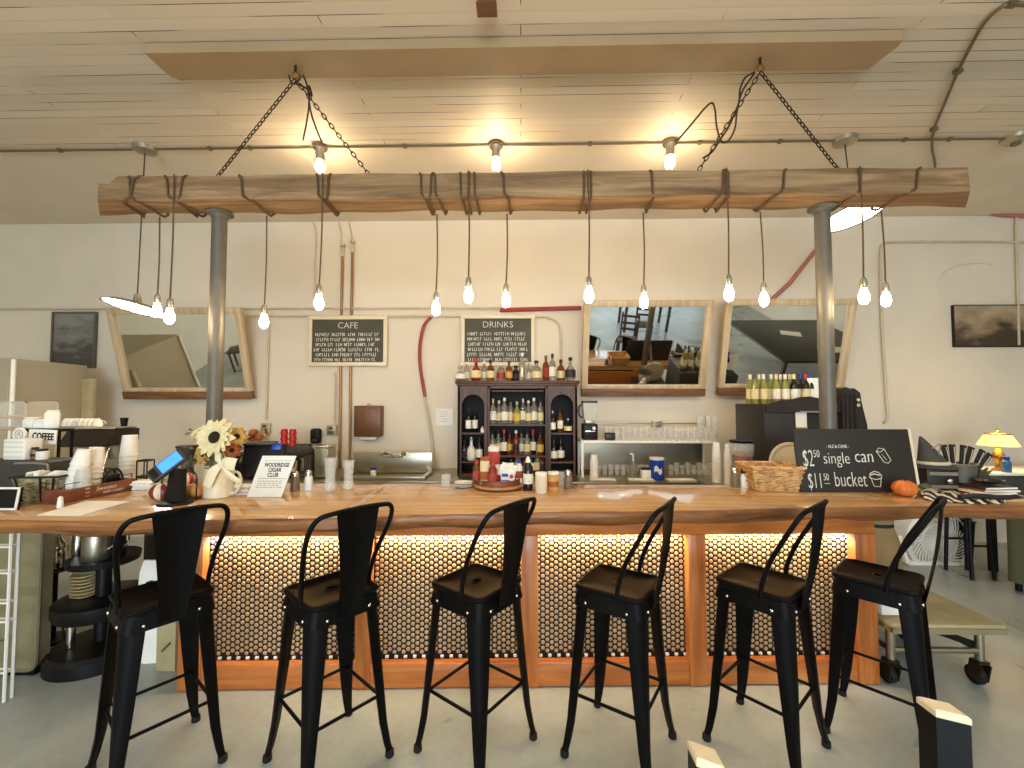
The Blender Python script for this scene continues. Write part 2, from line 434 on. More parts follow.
# ------------------------------------------------------------------ the room
WY, CZ = 5.1, 3.795             # back wall, ceiling height
XL, XR, YF = -7.2, 7.6, -6.0
def struct(name, mb, m, **k):
    return tag(mb.build(name, m, **k), kind='structure')
struct('floor', MB().box((XL + XR) / 2, (WY + YF) / 2, -0.05, XR - XL + 0.4, WY - YF + 0.4, 0.1), 'floor')
m_ = MB(); m_.box((XL + XR) / 2, (3.56 + YF) / 2 - .1, CZ + 0.05, XR - XL + 0.4, 3.56 - YF + 0.2, 0.1); m_.mi = 1
m_.box((XL + XR) / 2, (3.56 + WY) / 2 + .1, CZ + 0.052, XR - XL + 0.4, WY - 3.56 + .2, 0.1)  # rear strip in plain wall colour: bulb glow painted in as a lighter tone
struct('ceiling', m_, ['ceiling', 'wall'])
def XatC2(px, py, Y):
    d = ray(px, py); return d.x / d.y * Y
struct('wall_back', MB().box((XL + XR) / 2, WY + 0.08, CZ / 2, XR - XL + 0.4, 0.16, CZ), 'wall')
struct('wall_left', MB().box(XL - 0.08, (WY + YF) / 2, CZ / 2, 0.16, WY - YF, CZ), 'wall')
struct('wall_right', MB().box(XR + 0.08, (WY + YF) / 2, CZ / 2, 0.16, WY - YF, CZ), 'wall')
# street side behind the camera: piers and bands round three shop windows
m_ = MB()
m_.box((XL + XR) / 2, YF - 0.08, 0.25, XR - XL, 0.16, 0.5).box((XL + XR) / 2, YF - 0.08, 3.43, XR - XL, 0.16, 0.66)
for x, w in ((XL + 0.5, 1.0), (-2.2, 0.7), (2.4, 0.7), (XR - 0.5, 1.0)): m_.box(x, YF - 0.08, 1.8, w, 0.16, 2.6)
struct('wall_front', m_, 'wall')
for i, (x0, x1) in enumerate(((-6.2, -2.55), (-1.85, 2.05), (2.75, 6.6))):
    w = MB(); xm = (x0 + x1) / 2
    for xx in (x0 + 0.03, xm, x1 - 0.03): w.box(xx, YF - 0.08, 1.8, 0.06, 0.08, 2.6)
    for zz in (0.53, 3.07): w.box(xm, YF - 0.08, zz, x1 - x0, 0.08, 0.06)
    struct('window_%d' % (i + 1), w, 'dark_wood')
# rough outline of a bricked-up arch round the picture on the right
arc = [(941, 350), (940, 326), (943, 300), (939, 284), (943, 274), (958, 266), (974, 263), (992, 264)]
struct('trim_1', MB().tube(spread([onY(x, y, WY - 0.004) for x, y in arc], 4), 0.012, 6), 'wall')

# ceiling plank
PB = CZ - 0.068
def XatC(px, Y):
    d = ray(px, 40); return d.x / d.y * Y
m_ = MB()
xl, xr = XatC(145, 2.486), XatC(903, 2.486)
prof = [(xl, 2.486), (xr, 2.486), (xr + .01, 2.54), (xr - .03, 2.707), (xl + .04, 2.707), (xl + .01, 2.68), (xl + .0, 2.62)]
m_.prism(prof, PB, CZ - 0.004)
tag(m_.build('ceiling_plank', 'plank'), 'long tan painted plank fixed flat to the ceiling boards above the bar', 'ceiling plank', kind='thing')

def pipe(name, pts, r, m, label, cat='pipe', smooth=0, seg=8, group=None, extra=None):
    o = thing(name, label, cat, pts[0], group=group)
    P = [Vector(p) - Vector(pts[0]) for p in pts]
    MB().tube(spread(P, smooth) if smooth else P, r, seg).build('tube', m, o)
    if extra:
        for nm, mb, mm in extra: mb.build(nm, mm, o)
    return o
# conduit across the ceiling
CY = 3.553
cz_ = CZ - 0.016
o = thing('ceiling_conduit', 'thin dark conduit running straight across the ceiling behind the hanging timber', 'conduit', (0, CY, cz_))
MB().cyl((-6.8, 0, 0), (7.2, 0, 0), 0.009).build('tube', 'pipe_dark', o)
for px in (60, 210, 250, 405, 590, 700, 780, 905, 950): MB().box(XatC2(px, 146, CY), 0, 0, 0.03, 0.03, 0.024).build('clip', 'pipe_dark', o)
# conduit looping across the ceiling at the right
def onC(px, py, z=CZ - 0.018): return onZ(px, py, z)
P = [onC(1040, 6), onC(1012, 5), onC(1000, 8), onC(985, 22), onC(972, 44), onC(958, 72), onC(944, 105), onC(934, 130), onC(932, 148), onC(935, 165), onC(934, 190)]
o = thing('ceiling_cable', 'dark cable curving across the ceiling boards beyond the end of the timber', 'cable', P[0])
MB().tube([p - P[0] for p in spread(P, 5)], 0.0095, 8).build('tube', 'pipe_dark', o)
for q in (1, 5, 7): MB().box(P[q].x - P[0].x, P[q].y - P[0].y, 0.004, 0.045, 0.03, 0.024).build('clip', 'pipe_dark', o)
p = onC(487, 4, CZ - 0.02)
o = thing('ceiling_junction_box', 'small brown junction box on the ceiling above the middle of the plank', 'junction box', (p.x, p.y - 0.01, CZ - 0.03))
MB().box(0, 0, 0, 0.1, 0.08, 0.055, bevel=0.005).build('box_body', 'brown_metal', o); MB().box(0, 0, -0.031, 0.11, 0.09, 0.006).build('cover', 'brown_metal', o)

# ------------------------------------------------------------------ ceiling bulbs and round shades on the conduit
def lampholder(px, label):
    x = XatC2(px, 150, CY); t = thing('ceiling_bulb', label, 'light', (x, CY, CZ), group='bare bulbs in ceiling holders')
    MB().lathe([(0.06, -0.03), (0.062, -0.004), (0.055, 0)], seg=16).build('canopy', 'pipe_dark', t)
    MB().lathe([(0.03, -0.13), (0.033, -0.12), (0.034, -0.06), (0.045, -0.03)], seg=14).build('socket', 'pipe_grey', t)
    MB().lathe([(0.004, -0.225), (0.02, -0.22), (0.031, -0.195), (0.03, -0.17), (0.018, -0.14), (0.014, -0.125)], seg=12).build('bulb', 'bulb_ceiling', t)
    g = MB()
    for k in range(4):
        a = PI / 4 + k * PI / 2; c, s = math.cos(a), math.sin(a)
        g.tube([(0.036 * c, 0.036 * s, -0.07), (0.05 * c, 0.05 * s, -0.13), (0.046 * c, 0.046 * s, -0.2), (0.03 * c, 0.03 * s, -0.235)], 0.0035, 5)
    g.build('wire_guard', 'pipe_grey', t)
    return t
lampholder(320, 'bare ceiling bulb behind the timber beside the first pair of chains')
lampholder(496, 'bare ceiling bulb behind the timber between the two pairs of chains')
lampholder(670, 'bare ceiling bulb behind the timber with a looped cable running to the chains')

def disc(px_can, px, py, label, tilt, r=0.235):
    x0 = XatC2(px_can, 148, CY); c = onY(px, py, CY)
    t = thing('disc_pendant', label, 'pendant lamp', (x0, CY, CZ), group='round disc pendant lamps')
    MB().lathe([(0.0, -0.05), (0.05, -0.05), (0.085, -0.035), (0.09, 0)], seg=20).build('canopy', 'pipe_grey', t)
    d = Vector((c.x - x0, 0, c.z - CZ))
    MB().cyl((0, 0, -0.04), d + Vector((0, 0, 0.1)), 0.005).build('cord', 'cord_dark', t)
    MB().cyl(d + Vector((0, 0, 0.11)), d + Vector((0, 0, 0.02)), 0.02, 0.035).build('socket', 'pipe_grey', t)
    MB().lathe([(0.03, 0.035), (0.1, 0.03), (r * 0.8, 0.012), (r, -0.012), (r, -0.02), (r - 0.01, -0.012), (0.02, 0.02)], seg=32).build('shade', 'pipe_grey', t, loc=d, rot=tilt)
    MB().lathe([(0, -0.011), (r - 0.012, -0.011), (r - 0.012, -0.008), (0, -0.008)], seg=32).build('diffuser', 'lamp_disc', t, loc=d, rot=tilt)
    return t
disc(145, 137, 307, 'round disc lamp hanging low in front of the wall at the coffee end', (R(-9), R(9), 0))
disc(845, 852, 215, 'round bright disc lamp hung just under the timber beside a steel pole', (R(-10), R(-10), 0))
p = onY(1016, 147, CY)
t = thing('ceiling_rose', 'round ceiling rose on the conduit past the end of the timber', 'ceiling rose', (p.x, CY, CZ))
MB().lathe([(0, -0.05), (0.06, -0.05), (0.09, -0.03), (0.095, 0)], seg=20).build('canopy', 'pipe_grey', t)
MB().cyl((0, 0, -0.05), (0, 0, -0.07), 0.03).build('cap', 'pipe_dark', t)

# ------------------------------------------------------------------ hanging timber, chains, poles
BY0, BY1, BZ0, BZ1 = 2.70, 2.91, 2.922, 3.082
BX0, BX1 = XatC2(98, 190, BY0), XatC2(969, 185, BY0)
m_ = MB(); n = 90
def wob(u, k): return 0.006 * math.sin(u * 23 + k) + 0.004 * math.sin(u * 57 + 2 * k)
rs = []
for i in range(n + 1):
    u = i / n; x = BX0 + (BX1 - BX0) * u
    step = 0.05 if u < 0.012 else 0.0
    z1 = BZ1 - step + wob(u, 1) * 0.5
    rs.append([(x, BY0 + wob(u, 2), BZ0 + wob(u, 3)), (x, BY0 + wob(u, 2) * 0.6, (BZ0 + z1) / 2), (x, BY0 + 0.004, z1), (x * 1.035, (BY0 + BY1) / 2, z1 + 0.004), (x * 1.07, BY1, z1), (x * 1.07, BY1 + wob(u, 4), BZ0 + wob(u, 5)), (x * 1.035, (BY0 + BY1) / 2, BZ0 - 0.003)])
m_.rings(rs)
tag(m_.build('rustic_timber', 'timber', sharp=50), 'long rough brown timber hung over the bar on chains, wrapped in bulb cords', 'timber', kind='thing')

def chain(p0, p1, label, name='chain'):
    p0, p1 = Vector(p0), Vector(p1); L = (p1 - p0).length; d = (p1 - p0).normalized()
    o = thing(name, label, 'chain', p0, group='timber hanging chains')
    k = int(L / 0.034); mb = MB()
    a = d.cross(Vector((0, 1, 0))).normalized(); b2 = d.cross(a).normalized()
    for i in range(k):
        c = d * (L * (i + 0.5) / k); w = a if i % 2 else b2
        pts = []
        for j in range(10):
            th = 2 * PI * j / 10
            pts.append(c + d * (0.0215 * math.cos(th)) + w * (0.0105 * math.sin(th)))
        mb.tube(pts, 0.0038, 5, closed=True)
    mb.build('chain_links', 'iron', o)
    return o
HY = 2.6
for (hx, hy, ends, nm) in ((294, 68, (214, 373), 'coffee end'), (755, 70, (695, 842), 'sign end')):
    hk = onZ(hx, hy, PB - 0.03)
    hk = Vector((hk.x, HY, PB))
    t = thing('ceiling_hook', 'iron eye hook screwed into the ceiling plank at the %s' % nm, 'hook', hk, group='ceiling hooks')
    MB().cyl((0, 0, -0.0), (0, 0, -0.045), 0.008).build('shank', 'iron', t)
    MB().tube([(0.022 * math.cos(2 * PI * j / 14), 0, -0.066 + 0.022 * math.sin(2 * PI * j / 14)) for j in range(14)], 0.006, 6, closed=True).build('eye', 'brass', t)
    for q, ex in enumerate(ends):
        e = Vector((XatC2(ex, 170, BY0 + 0.1), BY0 + 0.1, BZ1 + 0.012))
        chain(hk + Vector((0, 0, -0.088)), e, 'iron chain slanting from the %s ceiling hook to the %s' % (nm, 'outer part of the timber' if (q == 0) == (hx < 400) else 'middle of the timber'))
# loose cable looped from the hooks
def cab(pts, Y, label, name='hanging_cable', r=0.006):
    P = [onY(x, y, Y) for x, y in pts]
    o = thing(name, label, 'cable', P[0], group='loose ceiling cables')
    MB().tube([q - P[0] for q in spread(P, 6)], r, 6).build('tube', 'cord_dark', o)
cab([(290, 66), (289, 76), (293, 84), (300, 78), (299, 68), (306, 82), (309, 100), (307, 120), (303, 140)], 2.68, 'thin cable looped round the ceiling hook at the coffee end and hanging down')
cab([(296, 84), (306, 88), (312, 96), (309, 86), (310, 108), (316, 128), (322, 142)], 2.72, 'thin cable draped from the coffee end chains towards the ceiling bulb')
cab([(755, 72), (745, 78), (740, 90), (739, 102), (734, 115), (728, 128), (720, 140), (712, 152), (703, 158)], 2.68, 'dark cable twisted along the sign end chain')
cab([(678, 140), (690, 126), (705, 108), (712, 103), (715, 110), (717, 128), (722, 142), (729, 140), (735, 128), (737, 112), (742, 92), (754, 74)], 2.72, 'dark cable looping from the ceiling bulb up to the sign end hook')

for px, side in ((220, 'behind the flower pitcher'), (822, 'behind the drinks price sign')):
    x = XatC2(px, 207, 2.885)
    t = thing('steel_pole', 'grey steel pole standing on the bar %s and holding the timber' % side, 'pole', (x, 2.885, TOP), group='steel poles under the timber')
    MB().cyl((0, 0, 0.008), (0, 0, BZ0 - TOP - 0.012), 0.047, seg=24).build('shaft', 'pole', t)
    MB().lathe([(0, 0), (0.085, 0), (0.085, -0.01), (0.06, -0.02), (0.05, -0.04), (0, -0.04)], seg=24).build('flange', 'pole', t, loc=(0, 0, BZ0 - TOP - 0.006))
    MB().lathe([(0, 0), (0.052, 0), (0.052, 0.01), (0.049, 0.025), (0, 0.025)], seg=24).build('foot_flange', 'pole', t)

# ------------------------------------------------------------------ pendant bulbs
def pendant(px_top, px_b, py_b, side, label, wraps=1, lean=0.05):
    b = onY(px_b, py_b, (BY0 - 0.02) if side == 'f' else (BY1 + 0.016)); Yc = b.y
    xt = XatC2(px_top, 205, Yc)
    z_s = b.z + 0.10
    t = thing('pendant_bulb', label, 'pendant light', (b.x, Yc, b.z), group='bare bulbs hung on cords from the timber')
    top = Vector((xt - b.x, 0, (BZ1 if side == 'f' else BZ0 - 0.012) - b.z))
    mid = Vector(((xt - b.x) * 0.5 + 0.006, 0, (top.z + 0.1) * 0.5))
    MB().tube(spread([top, mid, Vector((0, 0, 0.11))], 6), 0.0052, 6).build('cord', 'cord', t)
    MB().lathe([(0.006, 0.125), (0.013, 0.118), (0.019, 0.1), (0.02, 0.06), (0.017, 0.055)], seg=12).build('socket', 'pipe_grey', t)
    MB().lathe([(0.003, -0.045), (0.015, -0.041), (0.026, -0.024), (0.029, -0.004), (0.025, 0.02), (0.016, 0.045), (0.013, 0.058)], seg=12).build('bulb', 'bulb', t)
    w = MB(); g = 0.009
    y0, y1, z0, z1 = BY0 - g, BY1 + g, BZ0 - g, BZ1 + g; rc = 0.035
    for k in range(wraps):
        ln = lean * (1 if k % 2 == 0 else -0.6); off = xt + (k - (wraps - 1) / 2) * 0.045; P = []
        for cy, cz, a0 in ((y0 + rc, z1 - rc, 90), (y0 + rc, z0 + rc, 180), (y1 - rc, z0 + rc, 270), (y1 - rc, z1 - rc, 0)):
            for j in range(5):
                a = R(a0 + 22.5 * j); y, z = cy + (rc - .006) * math.cos(a) * 1.12, cz + (rc - .006) * math.sin(a) * 1.12
                sag = .018 * math.exp(-((y - y1 + .03) / .05) ** 2) * (1 if z < z0 + .03 else 0)
                P.append((y, z - sag))
        Q = []
        for i, (y, z) in enumerate(P):
            ph = i / len(P); s_ = (ph / .65) if ph < .65 else (1 - (ph - .65) / .35)
            s_ = s_ * s_ * (3 - 2 * s_)
            Q.append(Vector((off + ln * (s_ - .5) - b.x, y - Yc, z - b.z)))
        w.tube(spread(Q + [Q[0]], 2)[:-1], 0.0085, 6, closed=True)
    w.build('cord_wrap', 'cord', t)
    return t
PD = [(160, 157, 311, 'b', 2, -0.16, 'beside the low disc lamp, farther from the pole'), (173, 169.5, 317, 'f', 2, 0.13, 'beside the low disc lamp, nearer the pole'),
      (267, 264, 322, 'b', 1, 0.12, 'between the flower end pole and the cafe menu board'), (322, 319, 303, 'f', 2, 0.06, 'over the upper corner of the cafe menu board'),
      (437, 436, 309, 'b', 3, 0.05, 'over the bend of the red pipe'), (468, 468.5, 296, 'f', 3, 0.02, 'over the near upper corner of the drinks menu board'),
      (507, 506, 301, 'b', 1, 0.06, 'over the middle of the drinks menu board'), (588, 589, 296, 'f', 2, 0.0, 'over the near corner of the middle mirror'),
      (643, 644, 302, 'b', 1, 0.03, 'over the middle of the middle mirror'), (727, 729, 294, 'f', 2, -0.04, 'over the gap between the two mirrors near the wine'),
      (760, 764, 300, 'b', 1, -0.1, 'in front of the mirror behind the wine bottles'), (861, 864, 297, 'f', 1, -0.06, 'past the price sign pole, nearer that pole'),
      (881, 886, 300, 'b', 1, -0.15, 'past the price sign pole, farther from that pole')]
for a in PD:
    pendant(a[0], a[1], a[2], a[3], 'bare lit bulb on a cord, ' + a[6], a[4], a[5])

# ------------------------------------------------------------------ pipes and boxes on the wall
W = WY - 0.03
def wp(pts): return [onY(x, y, W) for x, y in pts]
pipe('wall_conduit', wp([(-20, 309), (500, 308), (505, 308)]), 0.013, 'pipe_cream', 'pale conduit running along the wall above the menu boards, upper of two', 'conduit')
pipe('wall_conduit', wp([(250, 316), (330, 316), (525, 316.5), (548, 318), (556, 321), (560, 328), (561, 345), (561, 378)]), 0.014, 'pipe_cream', 'pale conduit that bends down behind the bottles on the hutch', 'conduit', 4)
pipe('red_pipe', wp([(500, 310), (540, 309), (581, 308)]), 0.026, 'red_pipe', 'red pipe running level along the wall beside the middle mirror')
pipe('red_hose', wp([(431, 317), (424, 326), (420, 345), (420, 365), (423, 385), (425, 397)]), 0.02, 'red_pipe', 'red pipe curving down the wall from the conduit', smooth=4)
pipe('drop_pipe', wp([(425, 398), (429, 420), (433, 450), (437, 478)]), 0.018, 'pipe_cream', 'cream lower end of the red wall pipe behind the sink')
pipe('red_pipe', wp([(765, 306), (790, 283), (824, 240)]), 0.024, 'red_fade', 'faded red pipe slanting up the wall past the pole')
pipe('red_pipe', wp([(872, 213), (960, 211), (985, 212), (1005, 215), (1040, 216)]), 0.026, 'red_fade', 'faded red pipe high on the wall beyond the disc lamp', smooth=3)
pipe('wall_conduit', wp([(1040, 242), (960, 241.5), (892, 242), (884, 244), (881, 252), (881, 300), (884, 360), (887, 405), (888, 418), (884, 423)]), 0.014, 'pipe_cream', 'pale conduit turning from level to straight down the wall past the price sign', 'conduit', 4)
pipe('wall_conduit', wp([(1017, 190), (1016, 230), (1018, 300), (1019, 345)]), 0.012, 'pipe_cream', 'pale upright conduit at the far end of the wall past the landscape picture', 'conduit')
for px, nm, yt in ((342.5, 'nearer the coffee end', 252), (352.5, 'nearer the towel dispenser', 248)):
    o = pipe('copper_pipe', wp([(px, yt + 3), (px - 1, 300), (px - 2, 364), (px - 3, 480)]), 0.016, 'copper', 'upright copper pipe passing behind the cafe menu board, %s' % nm, group='copper pipes')
    p0 = o.location
    f = MB().cyl((0, 0, -0.02), (0, 0, 0.09), 0.022).lathe([(0.03, 0.1), (0.03, 0.13), (0.012, 0.135)], seg=12)
    f.build('pipe_fitting', 'pipe_cream', o)
    q = wp([(px - 2, yt - 6), (px - 1, 235), (px - 6, 215)])
    MB().tube([v - p0 for v in spread(q, 4)], 0.008, 6).build('wire', 'pipe_cream', o)
pipe('wall_conduit', wp([(309, 214), (316, 232), (315, 262), (314, 300)]), 0.009, 'pipe_cream', 'thin cream wire conduit rising above the cafe menu board', 'conduit', 3)
def outlet(px, py, w, h, m, label, name='outlet_box', cat='outlet'):
    p = onY(px, py, WY - 0.03)
    t = thing(name, label, cat, p, group=None)
    MB().box(0, 0, 0, w, 0.055, h, bevel=0.006).build('box_body', m, t)
    c = MB().box(0, -0.03, 0, w * 0.86, 0.006, h * 0.9, bevel=0.002); c.build('cover', 'pipe_grey', t)
    k = MB()
    for s in (-1, 1): k.box(0, -0.034, s * h * 0.2, w * 0.4, 0.004, h * 0.22, bevel=0.001)
    k.build('socket', 'dark_grey', t); return t
pipe('wall_conduit', wp([(269, 320), (267, 380), (266, 420)]), 0.012, 'pipe_cream', 'thin conduit dropping down the wall to an outlet box behind the monitor', 'conduit')
outlet(266, 428, 0.1, 0.12, 'pipe_cream', 'cream outlet box on the wall at the foot of a conduit behind the monitor')
pipe('wall_conduit', wp([(335, 372), (335, 400), (334, 424)]), 0.012, 'pipe_cream', 'thin conduit dropping to the outlet box beside the copper pipes', 'conduit')
outlet(332, 430, 0.11, 0.12, 'pipe_cream', 'cream outlet box on the wall beside the copper pipes')
outlet(657, 425, 0.12, 0.1, 'pipe_cream', 'cream outlet box on the wall above the shelf of glasses')
# soap box, towel dispenser, notice
p = onY(316, 436, WY - 0.05)
t = thing('mounted_soap_dispenser', 'small rounded black soap dispenser on the wall above the red cups shelf end', 'soap dispenser', p)
MB().box(0, 0, 0, 0.12, 0.09, 0.18, bevel=0.03).build('case', 'black', t); MB().box(0, -0.047, -0.05, 0.06, 0.01, 0.03, bevel=0.004).build('push_bar', 'dark_grey', t)
p = onY(369, 421, WY - 0.075)
t = thing('mounted_towel_dispenser', 'brown metal paper towel dispenser on the wall above the sink', 'towel dispenser', p)
MB().box(0, 0, 0, 0.31, 0.145, 0.36, bevel=0.012).build('case', 'brown_metal', t)
MB().box(-0.005, -0.078, 0.0, 0.25, 0.012, 0.3, bevel=0.006).build('front_cover', 'brown_metal', t)
MB().cyl((0, -0.02, 0.18), (0, -0.02, 0.205), 0.018).build('lock', 'pipe_grey', t)
MB().box(0, -0.01, -0.2, 0.2, 0.05, 0.04, bevel=0.018).build('paper_towel', 'paper', t)
p = onY(444.5, 417, WY - 0.006)
t = thing('mounted_notice', 'small white paper notice taped to the wall beside the hutch', 'notice', p)
MB().box(0, 0, 0, 0.2, 0.004, 0.2).build('sheet', 'paper', t)
c = MB()
for k in range(5): c.box(-0.02 + 0.01 * (k % 2), -0.003, 0.06 - k * 0.028, 0.11 - 0.02 * (k % 3), 0.001, 0.005)
c.build('print_lines', 'pipe_grey', t)

# ------------------------------------------------------------------ pictures and mirrors
def picture(name, tl, br, Y, frame_m, art, label, fw=0.03):
    a, b = onY(*tl, Y), onY(*br, Y); w, h = b.x - a.x, a.z - b.z
    t = thing(name, label, 'picture', ((a.x + b.x) / 2, Y, (a.z + b.z) / 2))
    f = MB()
    f.box(0, 0, h / 2 - fw / 2, w, 0.035, fw, bevel=0.004).box(0, 0, -h / 2 + fw / 2, w, 0.035, fw, bevel=0.004)
    f.box(-w / 2 + fw / 2, 0, 0, fw, 0.035, h - 2 * fw, bevel=0.004).box(w / 2 - fw / 2, 0, 0, fw, 0.035, h - 2 * fw, bevel=0.004)
    f.build('frame', frame_m, t)
    MB().box(0, 0.004, 0, w - fw, 0.012, h - fw).build('canvas', art, t)
    return t
M['art1'] = picture_mat('dark grey print', ((74, 70, 66), (116, 112, 104), (136, 132, 122)), 5, 3.1)
M['art2'] = picture_mat('faded landscape print', ((62, 50, 34), (150, 128, 98), (186, 164, 134)), 2.6, 7.7)
picture('framed_picture', (53, 312), (95, 368), WY - 0.025, 'pole', 'art1', 'dark grey framed picture on the wall above the tall steel refrigerator', 0.022)
picture('landscape_picture', (952, 305), (1030, 347), WY - 0.022, 'ink', 'art2', 'wide murky landscape picture on the wall past the price sign', 0.008)

def mirror(bl, br_, tilt, h, label, Y=5.0, rail=0.09, side=0.07):
    a, b = onY(*bl, Y), onY(*br_, Y); w = b.x - a.x
    t = thing('wall_mirror', label, 'mirror', ((a.x + b.x) / 2, Y, (a.z + b.z) / 2 - 0.01), rot=(R(tilt), 0, 0), group='tilted wall mirrors')
    s = MB()
    s.box(0, 0, rail / 2, w, 0.075, rail, bevel=0.006); s.build('sill', 'frame_brown', t)
    f = MB()
    for k in (-1, 1): f.box(k * (w / 2 - side / 2), 0.005, h / 2 + rail / 2, side, 0.06, h - rail, bevel=0.008)
    f.box(0, 0.005, h + side / 2 - 0.02, w, 0.06, side, bevel=0.008)
    f.box(0, 0.002, rail + 0.02, w - 2 * side, 0.05, 0.04, bevel=0.004)
    f.build('frame', 'frame_pale', t)
    MB().box(0, 0.01, h / 2 + 0.03, w - 2 * side + 0.01, 0.008, h - rail).build('mirror_glass', 'mirror', t)
    return t
mirror((126, 397.5), (253.5, 398), 15, 1.0, 'tilted wall mirror behind the pole at the flower end', Y=4.98)
mirror((581, 395), (704, 395), 15.5, 1.03, 'tilted wall mirror above the shelf of glasses', Y=4.98)
mirror((717, 394.5), (842, 394), 14, 1.03, 'tilted wall mirror behind the row of wine bottles', Y=4.98)

# menu boards
def menu(tl, br, Y, head, rows, label, header_m='chalk'):
    a, b = onY(*tl, Y), onY(*br, Y); w, h = b.x - a.x, a.z - b.z; fw = 0.045
    t = thing('menu_board', label, 'menu board', ((a.x + b.x) / 2, Y, (a.z + b.z) / 2))
    f = MB()
    f.box(0, 0, h / 2 - fw / 2, w, 0.03, fw, bevel=0.005).box(0, 0, -h / 2 + fw / 2, w, 0.03, fw, bevel=0.005)
    f.box(-w / 2 + fw / 2, 0, 0, fw, 0.03, h - 2 * fw, bevel=0.005).box(w / 2 - fw / 2, 0, 0, fw, 0.03, h - 2 * fw, bevel=0.005)
    f.build('frame', 'cream', t)
    MB().box(0, 0.002, 0, w - fw, 0.014, h - fw).build('board', 'slate', t)
    text('heading_lettering', head, 0.105, 'chalk', t, (0, -0.007, h / 2 - fw - 0.075), (PI / 2, 0, 0), sx=1.0, off=-0.001)
    iw = w - 2 * fw - 0.05; rh = (h - 2 * fw - 0.15) / rows
    rnd = random.Random(len(head) + rows)
    for r in range(rows):                                   # illegible chalk handwriting
        c = MB(); z = h / 2 - fw - 0.15 - rh * (r + 0.5); x = -iw / 2 + rnd.uniform(0, 0.03); end = iw / 2 - rnd.uniform(0, 0.08)
        while x < end:
            for k in range(rnd.randint(3, 7)):
                if x > end: break
                hh = rh * rnd.uniform(0.28, 0.36)
                kind = rnd.randint(0, 3)
                c.box(x, -0.0065, z, 0.006, 0.002, hh * 2)
                if kind: c.box(x + 0.009, -0.0065, z + (hh - 0.004) * (1, -1, 0)[kind - 1], 0.014, 0.002, 0.006)
                if kind == 3: c.box(x + 0.016, -0.0065, z, 0.005, 0.002, hh * 1.6)
                x += 0.025
            x += 0.022
        c.build('chalk_writing', 'chalk', t)
    return t
menu((309, 316), (387, 366), WY - 0.045, 'CAFE', 6, 'white framed chalk menu board headed CAFE, hung over the copper pipes')
menu((461, 315), (535, 366), WY - 0.045, 'DRINKS', 6, 'white framed chalk menu board hung behind the bottles on the hutch')
# ------------------------------------------------------------------ the bar
FY, BTH = 2.495, R(2.08)                              # front face of the bar base, set slightly askew to the wall
def bx(px):
    d = ray(px, 610); return FY * d.x / (math.cos(BTH) * d.y - math.sin(BTH) * d.x)
bl, brt = bx(180), bx(876.5)
bar = thing('bar_counter', 'long cedar framed bar front with four panels of dark grouted penny tile', 'bar', (0, FY, 0))
bar.rotation_euler = (0, 0, BTH)
z_r, z_k = 0.846, 0.136
posts = [(180, 202.5), (356, 371), (521.5, 538), (688.5, 706), (856, 876.5)]
for a, b in posts:
    x0, x1 = bx(a), bx(b)
    MB().box((x0 + x1) / 2, 0.02, z_r / 2 + .001, x1 - x0, 0.06, z_r, bevel=0.004).build('post', 'cedar_z', bar)
MB().box((bl + brt) / 2, 0.03, (z_r + 0.962) / 2, brt - bl, 0.07, 0.960 - z_r, bevel=0.003).build('top_rail', 'cedar_x', bar)
m_ = MB()
for k in range(4):
    x0, x1 = bx(posts[k][1]), bx(posts[k + 1][0]); m_.box((x0 + x1) / 2, 0.022, z_k / 2 + 0.002, x1 - x0, 0.05, z_k - 0.004, bevel=0.003)
m_.build('kick_rail', 'cedar_x', bar)
for s, x in ((0, bl), (1, brt)):
    MB().box(x + (0.015 if s == 0 else -0.015), 0.24, 0.48, 0.03, 0.38, 0.955).build('side_panel', 'cedar_z', bar)
MB().box((bl + brt) / 2, 0.42, 0.48, brt - bl - 0.06, 0.02, 0.955).build('back_panel', 'cedar_x', bar)
PV, PH = 0.0316, 0.0263
for k in range(4):
    x0, x1 = bx(posts[k][1]), bx(posts[k + 1][0])
    g = MB(); g.box((x0 + x1) / 2, 0.072, (z_r + z_k) / 2, x1 - x0 + 0.02, 0.02, z_r - z_k + 0.02)
    g.mi = 1
    x0 -= .012; x1 += .03; nc = int((x1 - x0 - .004) / PH); x = x0 + (x1 - x0 - nc * PH) / 2 + PH / 2
    for i in range(nc):
        z = z_k + .03 + PV * .5 * (i % 2)
        while z < z_r + .01:
            c = Vector((x, 0.062, z))
            g.rings([[c + Vector((math.cos(2 * PI * j / 10) * q, dy, math.sin(2 * PI * j / 10) * q)) for j in range(10)] for q, dy in ((.0122, 0.002), (.0122, -0.002), (.0088, -0.0045))], cap0=False)
            z += PV
        x += PH
    g.build('tile_panel', ['grout', 'tile'], bar, sharp=60)
    for i in range(nc // 2):                           # cut tiles along each panel foot, the light they catch painted white
        MB().box(x0 + (x1 - x0 - nc * PH) / 2 + PH * (2 * i + 1), .052, z_k + .009, .019, .012, .014, bevel=.002).build('cut_tile', 'white', bar)
    MB().cyl((x0 + .04, .034, z_r - .005), (x1 - .05, .034, z_r - .005), .0035, seg=6).build('light_strip', 'led', bar)
for xx in (bl + .16, brt - .16): MB().cyl((xx - .03, .046, z_r - .006), (xx + .03, .046, z_r - .006), .003, seg=6).build('light_strip', 'led_blue', bar)['label'] = 'blue end of the light strip'

